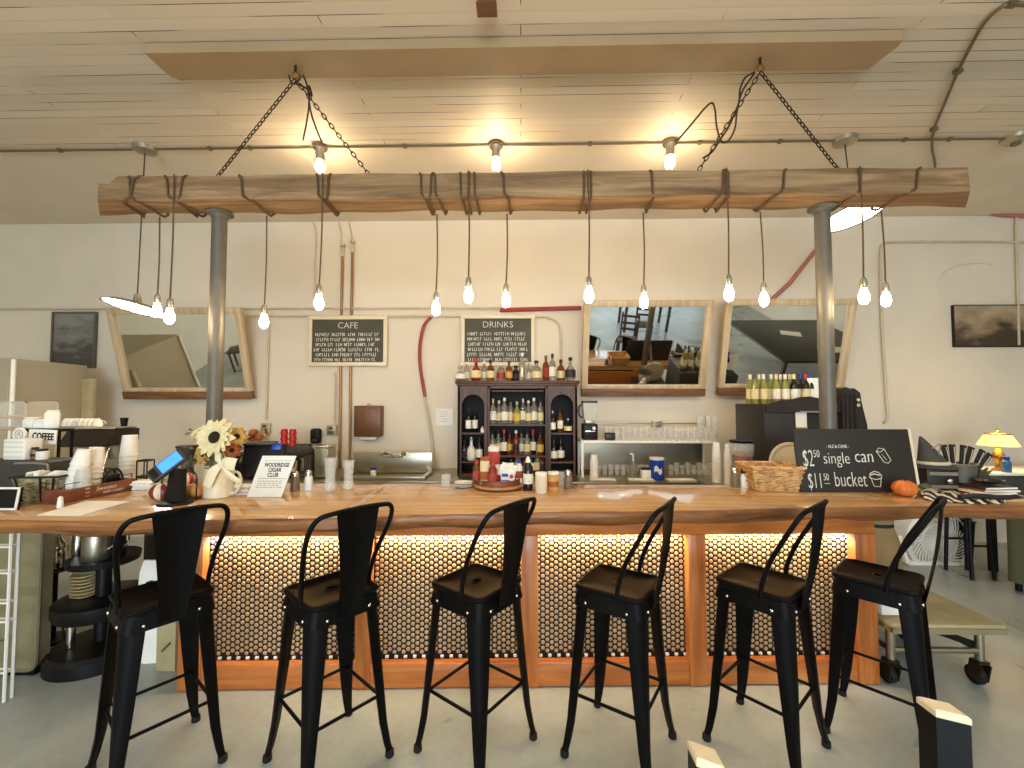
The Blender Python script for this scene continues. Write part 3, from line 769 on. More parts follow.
# the slab
front = [(-60, 519.5), (0, 520), (60, 521), (120, 521), (200, 520), (256, 519), (320, 518.5), (370, 517), (420, 515), (470, 514), (520, 513), (580, 511.5), (640, 511.5), (700, 510.5), (768, 508.5), (820, 507.5), (880, 507), (940, 506), (1000, 505.5), (1075, 505)]
Pf = spread([CT(*q) for q in front], 4)
rs = []
for i, p in enumerate(Pf):
    w1 = 0.006 * math.sin(i * 1.3) + 0.005 * math.sin(i * 0.53 + 1); w2 = 0.007 * math.sin(i * 0.9 + 2); w3 = 0.006 * math.sin(i * 0.7 + 4)
    yb = 2.945
    rs.append([Vector((p.x, yb, TOP - 0.075)), Vector((p.x, p.y + 0.035 + w2, TOP - 0.077 + w3)), Vector((p.x, p.y + 0.004 + w2, TOP - 0.055 + w3 * .5)), Vector((p.x, p.y - 0.004 + w1 * 0.7, TOP - 0.028)), Vector((p.x, p.y + w1 * 0.4, TOP - 0.004)), Vector((p.x, p.y + 0.006, TOP)), Vector((p.x, yb, TOP))])
m_ = MB(); m_.rings(rs)
for f in m_.bm.faces:
    c = f.calc_center_median(); f.normal_update()
    if c.z < TOP - 0.001 and c.y < 2.6: f.material_index = 1
o = m_.build('bar_worktop', ['bar_top', 'bark'], sharp=50)
tag(o, 'long glossy honey coloured wooden bar top with a wavy live front edge', 'bar top', kind='thing')

# ------------------------------------------------------------------ bar stools
def make_stool():
    t = thing('bar_stool', 'x', 'bar stool', (0, 0, 0), group='black metal bar stools along the bar')
    def sq(h, z, rr=0.035, n=4):
        out = []
        for cx, cy, a0 in ((1, 1, 0), (-1, 1, 90), (-1, -1, 180), (1, -1, 270)):
            for k in range(n + 1):
                a = R(a0 + 90 * k / n); out.append(Vector((cx * (h - rr) + rr * math.cos(a), cy * (h - rr) + rr * math.sin(a), z)))
        return out
    s = MB()
    s.rings([sq(0.150, 0.742), sq(0.160, 0.746), sq(0.163, 0.756), sq(0.158, 0.764), sq(0.148, 0.765), sq(0.142, 0.760), sq(0.06, 0.757)])
    seat = s.build('seat', 'black_metal', t, sharp=60)
    MB().lathe([(0.016, 0), (0.022, 0.003), (0.026, 0.0)], seg=16, mtx=Matrix.Diagonal((1.5, 0.8, 1, 1))).build('hand_hole', 'black', seat, loc=(0, 0, 0.7575))
    k = MB(); k.rings([sq(0.152, 0.744), sq(0.158, 0.72), sq(0.166, 0.675)], cap0=False, cap1=False)
    k.build('skirt', 'black_metal', t, solid=0.002, sharp=60)
    F_ = 0.198
    for cx, cy in ((1, 1), (-1, 1), (-1, -1), (1, -1)):
        rings = []
        d = Vector((cx, cy, 0)).normalized(); n = Vector((-d.y, d.x, 0))
        for z, rad, hw, dp in ((0.735, 0.196, 0.056, 0.032), (0.66, 0.203, 0.052, 0.032), (0.4, 0.228, 0.041, 0.029), (0.16, 0.252, 0.028, 0.024), (0.07, 0.268, 0.022, 0.021), (0.022, F_ * 1.414, 0.0185, 0.019)):
            c = d * rad + Vector((0, 0, z))
            # rounded wedge: folded sheet with its nose pointing outwards
            ring = [c + d * 0.006, c + d * -0.004 + n * hw * 0.55, c - d * dp * 0.75 + n * hw, c - d * dp + n * hw * 0.8, c - d * dp * 0.9 - n * 0.0, c - d * dp - n * hw * 0.8, c - d * dp * 0.75 - n * hw, c - d * 0.004 - n * hw * 0.55]
            rings.append(ring)
        leg = MB().rings(rings).build('leg', 'black_metal', t, sharp=50)
        c = d * (F_ * 1.414 - 0.009)
        MB().lathe([(0.018, 0.0), (0.020, 0.004), (0.019, 0.026), (0.012, 0.03)], (c.x, c.y, 0), seg=12).build('rubber_foot', 'rubber', leg)
        b = d * (0.2485) + Vector((0, 0, 0.085))
    za, ra = 0.27, 0.222
    q = [Vector((cx * ra * 0.7071, cy * ra * 0.7071, za)) for cx, cy in ((1, 1), (-1, 1), (-1, -1), (1, -1))]
    for i in range(4): MB().cyl(q[i], q[(i + 1) % 4], 0.0075, seg=8).build('stretcher', 'black_metal', t)
    for sx in (-1, 1):
        for pos in ((sx * 0.095, -0.1655, 0.698), (sx * 0.095, 0.1655, 0.698), (0.1655, sx * 0.095, 0.698), (-0.1655, sx * 0.095, 0.698)):
            MB().ball(pos, 0.008, seg=8, n=5).build('bolt', 'chrome', t)
    # hoop that leans back over the rear edge
    half = [(0.157, -0.05, 0.735), (0.160, -0.056, 0.80), (0.171, -0.092, 0.905), (0.186, -0.148, 1.01), (0.186, -0.195, 1.095), (0.160, -0.222, 1.143), (0.10, -0.238, 1.156), (0.03, -0.243, 1.160)]
    pts = half + [(-x, y, z) for x, y, z in reversed(half)]
    MB().tube(spread(pts, 4), 0.0105, 10).build('back_hoop', 'black_metal', t)
    def sp(u, v):
        hw = 0.048 + 0.048 * v ** 1.2
        x = (u * 2 - 1) * hw
        y = -0.168 - 0.068 * v - 0.012 * math.sin(PI * v) + 0.010 * (1 - (u * 2 - 1) ** 2)
        return Vector((x, y - 0.004, 0.69 + (1.157 - 0.69) * v))
    MB().grid(sp, 8, 14).build('splat', 'black_metal', t, solid=0.003, sharp=70)
    return t
st = make_stool()
PLACE = [((88, 768), (225, 757), 5.7, 'in front of the card terminal at the coffee end'),
         ((267, 757), (390, 752), 1.7, 'in front of the glass vases and the second tile panel'),
         ((418, 747), (533, 735), 7.2, 'in front of the round condiment tray'),
         ((565, 752), (672, 734), 11.3, 'in front of the middle of the third tile panel'),
         ((706, 736), (827, 743), -4.9, 'in front of the wicker basket'),
         None]
for i, pl in enumerate(PLACE):
    o = st if i == 0 else copy_tree(st)
    if pl:
        a, b = onZ(*pl[0], 0), onZ(*pl[1], 0); c = (a + b) / 2 * .99; ang = math.atan2((b - a).y, (b - a).x); lab = pl[3]
    else:
        c = onZ(828, 726, 0) + Vector((0.235, -0.04, 0)); ang = R(-1); lab = 'in front of the small orange pumpkin, at the price sign end'
    o.location = (c.x, c.y, 0); o.rotation_euler = (0, 0, PI / 4 + ang)
    o['label'] = 'black metal bar stool ' + lab

# ------------------------------------------------------------------ chair back rising into view near the camera
t = thing('dining_chair', 'black chair close to the viewer, only its two worn cream tipped back posts in view', 'chair', (0, 0, 0))
pr, pl_ = onZ(943, 706, 0.95), onZ(706, 753, 0.95)
for p, wd in ((pr, 0.05), (pl_, 0.043)):
    m_ = MB(); m_.rings([[p + Vector((sx * wd / 2, sy * 0.022 + (sx * -0.012), z)) for sx, sy in ((-1, -1), (1, -1), (1, 1), (-1, 1))] for z in (-0.95, -0.014)])
    b = m_.build('back_post', 'black', t)
    c = MB(); c.rings([[p + Vector((sx * (wd / 2 + 0.001) * k, (sy * 0.023 + (sx * -0.012)) * k, z)) for sx, sy in ((-1, -1), (1, -1), (1, 1), (-1, 1))] for z, k in ((-0.016, 1), (-0.004, 1), (0.0, 0.85))])
    c.build('post_cap', 'cream', b)
dv = (pr - pl_); mid = (pr + pl_) / 2; nn = Vector((dv.y, -dv.x, 0)).normalized()
for z in (0.62, 0.74):
    MB().box(mid.x, mid.y, z, dv.length - 0.05, 0.02, 0.06, rot=(0, 0, math.atan2(dv.y, dv.x))).build('back_rail', 'black', t)
sc = mid + nn * 0.24
MB().box(sc.x, sc.y, 0.45, dv.length - 0.02, 0.46, 0.035, rot=(0, 0, math.atan2(dv.y, dv.x)), bevel=0.01).build('seat', 'black', t)
for s in (-1, 1):
    f = mid + nn * 0.43 + dv.normalized() * s * (dv.length / 2 - 0.06)
    MB().cyl((f.x, f.y, 0), (f.x, f.y, 0.44), 0.018, 0.022).build('leg', 'black', t)
# ------------------------------------------------------------------ small helpers
def px2m(Y): return Y / FPX
def on_bar(px, py): p = CT(px, py); return Vector((p.x, p.y, TOP + 0.0005))

# ---- cups and stacks
def cup_stack(name, label, loc, r, h, m, n=6, tilt=(0, 0, 0), group=None, inv=True):
    """nested cups mouth down: rims show as ridges up the stack"""
    t = thing(name, label, 'cup stack', loc, rot=tilt, group=group)
    rim = h * 0.34; step = (h - rim) / max(n - 1, 1) if n > 1 else 0
    for k in range(n):
        z = k * step; top = z + rim
        MB().lathe([(r, z), (r * 1.04, z + 0.002), (r * 1.04, z + 0.006), (r * 0.98, z + 0.008), (r * 0.75, top), (r * 0.70, top)], seg=16).build('cup', m, t)
    return t

def pumpkin(name, label, loc, r, m1, m2, stem='green', squash=0.72, ribs=10):
    t = thing(name, label, 'pumpkin', loc)
    mb = MB(); n = 10; seg = ribs * 4
    rs = []
    for i in range(n + 1):
        th = PI * i / n; ring = []
        for j in range(seg):
            a = 2 * PI * j / seg; k = 1 - 0.10 * (abs(math.cos(a * ribs / 2)) < 0.35) - 0.03 * (1 - abs(math.cos(a * ribs / 2)))
            rr = max(math.sin(th), 0.02) * r * k
            zz = -math.cos(th) * r * squash - (0.12 * r if i == n else 0) + r * squash
            ring.append((rr * math.cos(a), rr * math.sin(a), zz))
        rs.append(ring)
    mb.rings(rs)
    if m2:
        mb.bm.faces.ensure_lookup_table()
        for f in mb.bm.faces:
            c = f.calc_center_median(); a = math.atan2(c.y, c.x)
            if int((a + PI) / (2 * PI / ribs) + 0.5) % 2: f.material_index = 1
    mb.build('flesh', [m1, m2] if m2 else m1, t, sharp=70)
    MB().tube([(0, 0, 2 * r * squash - 0.15 * r), (0.03 * r, 0, 2 * r * squash + 0.12 * r), (0.16 * r, 0, 2 * r * squash + 0.32 * r)], 0.1 * r, 6).build('stem', stem, t)
    return t

def shaker(loc, label, fill, h=0.115, r=0.026, cap='chrome'):
    t = thing('shaker', label, 'shaker', loc)
    MB().lathe([(r * 0.95, 0), (r, 0.004), (r * 0.86, h * 0.6), (r * 0.72, h * 0.72), (0, h * 0.72)], seg=10).build('jar', fill, t)
    MB().lathe([(r * 0.78, h * 0.72), (r * 0.82, h * 0.75), (r * 0.7, h * 0.92), (r * 0.3, h), (0, h)], seg=12).build('cap', cap, t)
    return t

PROTO = {}
def bottle(loc, label, h=0.29, r=0.037, g='g_clear', lab='l_white', cap='ink', kind='spirit', name='liquor_bottle', cat='bottle', group=None):
    key = (round(h, 3), round(r, 3), g, lab, cap, kind, name)
    if key not in PROTO:
        t = thing(name, label, cat, loc, group=group)
        if kind == 'wine': pf = [(r * .9, 0), (r, .006), (r, h * .58), (r * .8, h * .68), (r * .38, h * .78), (r * .36, h * .95)]
        elif kind == 'squat': pf = [(r * .92, 0), (r, .006), (r, h * .52), (r * .72, h * .66), (r * .34, h * .74), (r * .32, h * .88)]
        elif kind == 'flask': pf = [(r * .8, 0), (r * 1.15, .02), (r * 1.2, h * .3), (r * .9, h * .5), (r * .36, h * .66), (r * .32, h * .88)]
        else: pf = [(r * .92, 0), (r, .005), (r, h * .6), (r * .86, h * .67), (r * .40, h * .75), (r * .36, h * .9)]
        MB().lathe(pf, seg=12).build('bottle_body', g, t)
        a, b_ = (0.14, 0.46) if kind != 'wine' else (0.16, 0.5)
        rr = r * (1.03 if kind != 'flask' else 1.22)
        MB().lathe([(rr, h * a), (rr, h * b_)], seg=12).build('label_wrap', lab, t)
        zt = pf[-1][1]
        MB().lathe([(r * .42, zt - 0.02 * h - (0.1 * h if kind == 'wine' else 0)), (r * .44, zt), (r * .40, h), (0, h)], seg=10).build('cap', cap, t)
        PROTO[key] = t; return t
    c = copy_tree(PROTO[key], loc=loc, label=label, rotz=random.uniform(0, 6))
    if group: c['group'] = group
    return c

# ================================================================== on the bar, coffee end
# menu sheet
q = [CT(37, 515.5), CT(80, 516), CT(131, 501.5), CT(86, 501.5)]
c = sum(q, Vector()) / 4
tag(MB().prism([(p.x - c.x, p.y - c.y) for p in q], 0.0005, 0.003).build('menu_sheet', 'paper', loc=(c.x, c.y, TOP)), 'flat white menu sheet lying on the bar in front of the wooden crate', 'menu sheet')
# wire and wicker basket
p = on_bar(35, 502); p.y += 0.07
t = thing('wicker_basket', 'small grey wicker basket with dark wire frame full of white packets beside the crate', 'basket', p, rotz=0.12)
def rect_ring(w, d, z): return [(-w / 2, -d / 2, z), (w / 2, -d / 2, z), (w / 2, d / 2, z), (-w / 2, d / 2, z)]
b = MB(); b.rings([rect_ring(.17, .13, 0), rect_ring(.235, .17, .135)], cap1=False)
b.build('basket_body', 'wicker_grey', t, solid=0.006)
w = MB(); w.tube([Vector(v) for v in rect_ring(.25, .185, .14)], 0.006, 6, closed=True)
for x in (-0.1, 0.03, 0.1): w.tube([(x, -.092, .14), (x * 0.74, -.07, 0.002)], 0.005, 6)
w.build('wire_frame', 'ink', t)
for k in range(7):
    o = MB().box(0, 0, 0, .085, .012, .05, bevel=.003).build('packet', 'paper', None)
    o.location = (p.x - .085 + k * .028, p.y + random.uniform(-.04, .04), TOP + .125 + random.uniform(0, .02)); o.rotation_euler = (random.uniform(-.3, .3), random.uniform(-.6, .6), random.uniform(0, 3))
    tag(o, 'white sugar packet heaped in the small grey wicker basket', 'packet', 'packets in the wicker basket')
# small black framed card at the very end
p = on_bar(4, 510)
t = thing('framed_card', 'small white framed black card standing on the bar at the very edge of the picture', 'card', p, rot=(R(-8), 0, 0))
fr = MB(); fr.box(0, 0, .0575, .15, .012, .115); fr.build('backing', 'black', t)
fr = MB(); fr.box(0, -.006, .11, .15, .012, .01).box(0, -.006, .005, .15, .012, .01).box(-.07, -.006, .057, .01, .012, .095).box(.07, -.006, .057, .01, .012, .095); fr.build('frame', 'white', t)
shaker(on_bar(60, 508), 'tiny white salt shaker in front of the grey wicker basket', 'white', .06, .014, 'white')
# dark box, sign and coffee things behind
p = on_bar(20, 495); Yb = 2.52
x0, x1 = XatY(-30, Yb), XatY(51, Yb)
t = thing('counter_box', 'dark grey low box on the bar carrying the white canisters at the coffee end', 'box', ((x0 + x1) / 2, Yb + .11, TOP + .001))
hb = ZatY(463, Yb) - TOP
MB().box(0, 0, hb / 2, x1 - x0, .22, hb - .004, bevel=.015).build('case', 'dark_grey', t)
MB().tube(spread([((x1 - x0) / 2 - .2, -.115, hb - .012), ((x1 - x0) / 2 - .03, -.115, hb - .012), ((x1 - x0) / 2 + .002, -.112, hb - .04), ((x1 - x0) / 2 + .004, -.11, .02)], 3), .006, 6).build('edge_trim', 'pipe_grey', t)
zb = TOP + hb
def bxz(px0, px1, py0, py1, Y): return XatY(px0, Y), XatY(px1, Y), ZatY(py1, Y), ZatY(py0, Y)
x0, x1, z0, z1 = bxz(5, 27, 441, 463, Yb + .05)
t = thing('white_canister', 'white lidded box with ridged sides standing on the dark counter box', 'canister', ((x0 + x1) / 2, Yb + .1, zb))
MB().box(0, 0, (z1 - z0) / 2, x1 - x0, .1, z1 - z0 - .004, bevel=.008).build('box_body', 'white', t)
g = MB()
for k in range(4): g.box(0, -.051, .02 + k * .03, x1 - x0 - .02, .004, .004)
g.build('ridge', 'pipe_cream', t)
for k, (px, wd, hh, m) in enumerate(((30, .02, .07, 'pipe_cream'), (35.5, .02, .075, 'copper'), (43, .03, .065, 'white'))):
    t = thing('small_jar', 'small %s jar on the dark counter box under the coffee sign, %s' % (('cream', 'brown', 'white')[k], ('nearest the white box', 'middle of three', 'nearest the crate')[k]), 'jar', (XatY(px, Yb + .08), Yb + .09, zb))
    MB().lathe([(wd * .9, 0), (wd, .004), (wd, hh * .75), (wd * .8, hh * .82), (0, hh * .82)], seg=14).build('jar_body', m, t)
    MB().lathe([(wd * .85, hh * .82), (wd * .85, hh), (0, hh)], seg=14).build('lid', 'ink', t)
    if k < 2: MB().lathe([(wd * 1.02, hh * .25), (wd * 1.02, hh * .5)], seg=14).build('band', 'ink', t)
# coffee rack with sign
Yk = 2.74
x0, x1 = XatY(22, Yk), XatY(59, Yk); zt = ZatY(429.5, Yk)
t = thing('coffee_rack', 'black metal rack at the coffee end with the white coffee sign hung on its front', 'rack', ((x0 + x1) / 2, Yk + .1, TOP + .001))
wd = x1 - x0
MB().box(0, -.05, zt - TOP - .012, wd + .02, .1, .018, bevel=.003).build('shelf', 'black', t)
for sx in (-1, 1):
    for sy in (-1, 1): MB().box(sx * wd / 2, sy * .04 - .05, (zt - TOP) / 2 - .01, .012, .012, zt - TOP - .02).build('post', 'black', t)
tt = thing('coffee_sign', 'white sign reading COFFEE in black capitals at the front of the black rack', 'sign', (XatY(44.5, Yk - .02), Yk - .02, ZatY(437.5, Yk - .02)), rot=(0, R(3), R(2)))
MB().box(0, 0, 0, .175, .012, .092, bevel=.004).build('plate', 'white', tt)
text('sign_lettering', 'COFFEE', .062, 'ink', tt, (.008, -.0075, 0), (PI / 2, 0, 0), sx=.64, off=.002)
ts = thing('logo_sign', 'small round edged white plate with a grey emblem beside the coffee sign', 'sign', (XatY(24, Yk - .02), Yk - .035, ZatY(435, Yk - .02)))
MB().lathe([(.044, -.004), (.044, .004)], seg=24, mtx=Matrix.Rotation(PI / 2, 4, 'X')).build('plate', 'white', ts)
MB().tube([(.026 * math.cos(2 * PI * j / 16), -.006, .026 * math.sin(2 * PI * j / 16)) for j in range(16)], .002, 4, closed=True).tube([(-.012, -.006, -.012), (0, -.006, .014), (.012, -.006, -.012)], .002, 4).build('emblem', 'pipe_grey', ts)
for k, (px, s) in enumerate(((34, .075), (44, .06), (53, .075))):
    t = thing('napkin_bundle', 'folded white napkin bundle on top of the black coffee rack, %s' % ('nearest the cake case', 'middle one', 'tallest, over the word end')[k], 'napkin', (XatY(px, Yk + .05), Yk + .05, zt - .002), rotz=.4 * k)
    MB().box(0, 0, s * (.45 if k < 2 else .75), .075, .075, s * (.9 if k < 2 else 1.5), bevel=.016).build('fold', 'paper', t)
    MB().box(0.004, 0, s * (.95 if k < 2 else 1.55), .06, .06, .012, bevel=.005).build('top_fold', 'paper', t)
# glass cake case
Yc = 2.86; x0, x1 = XatY(-22, Yc), XatY(27, Yc); zt2, zb2 = ZatY(401.5, Yc), zb + 0.0
t = thing('cake_case', 'clear glass cake case with two wooden shelves at the coffee end of the bar', 'display case', ((x0 + x1) / 2 , Yc + .1, TOP + .001))
wd = x1 - x0; H_ = zt2 - TOP
f = MB()
for sx in (-1, 1):
    for sy in (-1, 1): f.box(sx * (wd / 2 - .005), sy * .1, H_ / 2, .01, .01, H_)
for sy in (-1, 1): f.box(0, sy * .1, H_ - .005, wd, .01, .008)
f.build('frame', 'pipe_cream', t)
for zz in (418, 430): MB().box(0, 0, ZatY(zz, Yc) - TOP, wd - .02, .19, .016, bevel=.005).build('shelf', 'oak', t)
MB().box(0, -.098, H_ - .1, wd - .02, .003, .18).build('glass_pane', 'glass', t)
MB().box(wd / 2 - .004, 0, H_ - .1, .003, .18, .18).build('glass_pane', 'glass', t)

# reddish crate with cups
pa, pb = CT(64, 504), CT(135, 489.5)
ang = math.atan2((pb - pa).y, (pb - pa).x); L = (pb - pa).length; nrm = Vector((-math.sin(ang), math.cos(ang), 0))
c = (pa + pb) / 2 + nrm * .075
t = thing('cup_crate', 'reddish wooden crate with white script on its front holding paper cups', 'crate', (c.x, c.y, TOP + .001), rotz=ang)
hc = .072
cb = MB(); cb.box(0, -.069, hc / 2, L, .012, hc, bevel=.002).box(0, .069, hc / 2, L, .012, hc, bevel=.002).box(-L / 2 + .006, 0, hc / 2, .012, .126, hc, bevel=.002).box(L / 2 - .006, 0, hc / 2, .012, .126, hc, bevel=.002).box(0, 0, .006, L - .02, .126, .01)
cb.build('crate_body', 'walnut', t)
text('script_lettering', 'Sweeten', .034, 'chalk', t, (.02, -.0762, .048), (PI / 2, 0, 0), shear=.35, sx=1.0, off=-.0004)
text('script_lettering', 'with cream', .026, 'chalk', t, (.06, -.0762, .022), (PI / 2, 0, 0), shear=.35, sx=1.0, off=-.0004)
w = MB(); w.tube([(-L / 2 + .01, -.06, hc), (-L / 2 + .01, -.06, hc + .03), (L / 2 - .01, -.06, hc + .03), (L / 2 - .01, -.06, hc)], .003, 5)
w.tube([(-L / 2 + .01, .06, hc), (-L / 2 + .01, .06, hc + .05), (L / 2 - .01, .06, hc + .05), (L / 2 - .01, .06, hc)], .003, 5)
for k in range(1, 6): w.cyl((-L / 2 + L * k / 6, .06, hc), (-L / 2 + L * k / 6, .06, hc + .05), .0025, seg=5)
w.build('wire_rail', 'ink', t)
def crate_pt(u, v): return Vector((c.x, c.y, TOP + .015)) + Vector((math.cos(ang), math.sin(ang), 0)) * (u * L / 2) + nrm * v
cup_stack('cup_stack', 'leaning stack of cream paper cups in the crate, farther from the card terminal', crate_pt(-.42, .03), .046, .27, 'foam', 7, (R(-6), R(9), 0))
cup_stack('cup_stack', 'stack of cream paper cups in the middle of the crate', crate_pt(.1, .035), .046, .27, 'foam', 7, (R(-4), R(3), 0))
cup_stack('clear_cup_stack', 'stack of clear plastic cups standing in front of the paper cups in the crate', crate_pt(-.4, -.035), .04, .16, 'clear_plastic', 6, (0, R(2), 0))
p = crate_pt(.55, .0)
t = thing('napkin_holder', 'rounded black wire holder at the terminal end of the crate', 'holder', p, rotz=ang)
for s in (-1, 1):
    MB().tube(spread([(-.055, s * .022, 0), (-.05, s * .022, .08), (-.02, s * .022, .125), (.02, s * .022, .125), (.05, s * .022, .08), (.055, s * .022, 0)], 4), .006, 6).build('hoop', 'ink', t)
MB().box(0, 0, .05, .085, .034, .09, bevel=.004).build('insert', 'black', t)
ez = .93; CYY = 3.07
t_ = cup_stack('cup_stack', 'tall stack of white paper cups behind the terminal end of the crate', (XatR(129, 470, CYY), CYY, ez + .001), .058, ZatY(436, CYY) - ez, 'foam', 10)
t = thing('wire_cage', 'small dark wire cage beside the tall white cup stack', 'cage', (XatR(145.5, 470, CYY), CYY, ez + .001), rotz=.1)
t.scale = (1.15, 1.15, 1.5)
w = MB()
for x in (-.03, .03):
    for y in (-.03, .03): w.cyl((x, y, 0), (x, y, .17), .004, seg=5)
for z in (.02, .095, .17): w.tube([(-.03, -.03, z), (.03, -.03, z), (.03, .03, z), (-.03, .03, z)], .004, 5, closed=True)
w.build('wire', 'iron', t); MB().box(0, 0, .05, .05, .05, .09, bevel=.005).build('candle', 'pipe_cream', t)
t = thing('paper_pile', 'pile of folded white papers on the bar behind the striped pumpkin', 'paper pile', on_bar(146, 489) , rotz=.2)
for k in range(4): MB().box(random.uniform(-.008, .008), random.uniform(-.008, .008), .008 + k * .014, .12, .09, .012, rot=(0, 0, random.uniform(-.15, .15)), bevel=.003).build('sheet', 'paper', t)

# espresso machine on the side counter
EY = 3.25; ez = .93
x0, x1 = -4.3, -2.45
t = thing('side_table', 'steel topped work table on legs behind the coffee things', 'table', ((x0 + x1) / 2, EY + .11, 0))
MB().box(0, 0, ez - .02, x1 - x0, .79, .04, bevel=.004).build('worktop', 'steel', t)
for sx in (-1, 1):
    for sy in (-.26, .26): MB().cyl((sx * ((x1 - x0) / 2 - .06), sy, 0), (sx * ((x1 - x0) / 2 - .06), sy, ez - .04), .022).build('leg', 'steel', t)
MB().box(0, 0, ez - .07, x1 - x0 - .1, .54, .05).build('apron', 'olive_metal', t)
x0, x1, z0, z1 = bxz(58, 106, 431, 475, EY)
t = thing('espresso_machine', 'dark espresso machine with cups on its top rack behind the paper cup crate', 'espresso machine', ((x0 + x1) / 2, EY + .2, ez))
wd = x1 - x0; H_ = z1 - ez
MB().box(0, .02, H_ / 2 + .02, wd - .03, .16, H_ - .06, bevel=.01).build('machine_body', 'steel', t)
MB().box(0, -.05, .045, wd, .3, .08, bevel=.01).build('drip_tray', 'dark_grey', t)
MB().rings([[(-wd / 2, y, z) for y, z in ((-.2, H_ - .13), (.1, H_ - .10), (.1, H_), (-.12, H_ - .005))], [(wd / 2, y, z) for y, z in ((-.2, H_ - .13), (.1, H_ - .10), (.1, H_), (-.12, H_ - .005))]]).build('head', 'ebony', t)
MB().box(0, -.01, H_ + .012, wd - .02, .2, .018, bevel=.004).build('cup_rack', 'chrome', t)
for x in (-.09, 0.06):
    g = MB().cyl((x, -.1, H_ - .24), (x, -.1, H_ - .15), .035, seg=16).build('group_head', 'chrome', t)
    MB().cyl((x, -.13, H_ - .225), (x, -.28, H_ - .235), .014, .018).build('portafilter', 'black', g)
MB().cyl((.15, .0, H_ + .02), (.15, .0, H_ + .09), .02, .028).build('valve_knob', 'black', t)
MB().cyl((.15, -.12, H_ - .12), (.17, -.2, H_ - .36), .008).build('steam_wand', 'chrome', t)
for k in range(7):
    px = 68 + k * 5; Yq = EY + .2
    o = thing('coffee_cup', 'white coffee cup upside down on the espresso machine, %s from the coffee sign' % ORD[k], 'cup', (XatY(px, Yq), Yq, ez + H_ + .0215), group='cups on the espresso machine', rotz=1.0 + k)
    if k == 0:
        MB().lathe([(.034, 0), (.036, .003), (.032, .04), (.018, .058), (.017, .062), (0, .062)], seg=14).build('cup_body', 'white', o)
        MB().tube([(.034, 0, .012), (.05, 0, .018), (.05, 0, .036), (.031, 0, .044)], .004, 5).build('handle', 'white', o); cup0 = o
    else:
        for ch in list(cup0.children): d = ch.copy(); COL.objects.link(d); d.parent = o

# ---- card terminal on its stand
p = on_bar(171, 505); p.y += .03
t = thing('card_terminal', 'card terminal with lit blue screen tilted on a black stand', 'card terminal', p, rotz=-.15)
MB().lathe([(.083, 0), (.085, .006), (.082, .014), (.06, .02), (0, .02)], seg=28).build('base', 'black', t)
MB().rings([[(s1 * hx - .0, y + s2 * hy, z) for s1, s2 in ((-1, -1), (1, -1), (1, 1), (-1, 1))] for z, hx, hy, y in ((.015, .048, .03, 0), (.05, .04, .026, 0), (.19, .034, .02, .012))]).build('neck', 'black', t)
hd = thing('head', None, None, (-.05, -.01, .205)); hd.parent = t

hd.rotation_euler = (R(-30), R(40), R(-4))
MB().box(0, 0, 0, .082, .03, .19, bevel=.01).build('casing', 'dark_grey', hd)
MB().box(0, -.0165, .025, .062, .003, .115).build('screen', 'blue_screen', hd)
MB().box(0, -.0165, -.066, .06, .004, .03, bevel=.002).build('keypad', 'black', hd)
MB().tube(spread([(.03, .03, .2), (.075, .05, .15), (.07, .06, .05), (.05, .08, .003)], 5), .004, 6).build('cable', 'black', t)

pumpkin('striped_pumpkin', 'small maroon and cream striped pumpkin under the card terminal', on_bar(155, 502) + Vector((0, .04, 0)), .063, 'maroon', 'cream', squash=.8)
pumpkin('orange_pumpkin', 'small pale orange pumpkin between the card terminal and the white pitcher', on_bar(188.5, 500) + Vector((0, .05, 0)), .062, 'orange_pale', None, squash=.7)
pumpkin('red_striped_gourd', 'small red and cream striped gourd behind the pale orange pumpkin', on_bar(182, 488) + Vector((0, .03, 0)), .048, 'red_cup', 'cream', squash=1.0, ribs=8)
# grinder behind
p = on_bar(181, 486) + Vector((0, .05, 0))
t = thing('coffee_grinder', 'small dark coffee grinder with flat hopper behind the gourds', 'coffee grinder', p)
MB().lathe([(.055, 0), (.055, .02), (.038, .04), (.036, .13), (.05, .15), (.05, .17), (0, .17)], seg=16).build('grinder_body', 'pole', t)
MB().lathe([(.03, .17), (.034, .2), (.065, .245), (.066, .25), (0, .25)], seg=18).build('hopper', 'dark_grey', t)
MB().lathe([(.069, .25), (.069, .262), (0, .264)], seg=18).build('lid', 'iron', t)
MB().tube([(.05, 0, .16), (.09, -.01, .17), (.1, -.01, .14)], .006, 6).build('handle', 'black', t)

# ---- white pitcher with flowers and a bow
p = on_bar(212, 499) + Vector((-.01, .07, 0))
t = thing('pitcher', 'cream enamel pitcher tied with a ribbon bow holding the sunflowers', 'pitcher', p)
MB().lathe([(.078, 0), (.082, .004), (.08, .02), (.076, .165), (.079, .172), (.074, .172), (.072, .16), (.07, .02), (0, .012)], seg=28).build('pitcher_body', 'cream', t)
MB().tube(spread([(.074, -.01, .15), (.125, -.015, .14), (.14, -.015, .09), (.115, -.015, .03), (.075, -.01, .02)], 5), .008, 8).build('handle', 'cream', t)
MB().grid(lambda u, v: Vector((-.075 - .03 * u * (1 - abs(2 * v - 1)), (v - .5) * .06, .145 + .03 * u)), 4, 6).build('spout', 'cream', t, solid=.003)
def blade(p0, p1, p2, w0, w1, tw=(0, -1, 0)):
    P = spread([p0, p1, p2], 6); n = len(P)
    d = Vector(tw)
    def fn(u, v):
        i = min(int(u * (n - 1) + .5), n - 1); a = P[max(i - 1, 0)]; b = P[min(i + 1, n - 1)]
        tn = (b - a).normalized(); sd = tn.cross(d).normalized(); wv = w0 + (w1 - w0) * math.sin(min(u * 1.6, 1) * PI / 2)
        return P[i] + sd * wv * (v - .5) + d * 0.006 * math.cos((v - .5) * PI)
    return fn
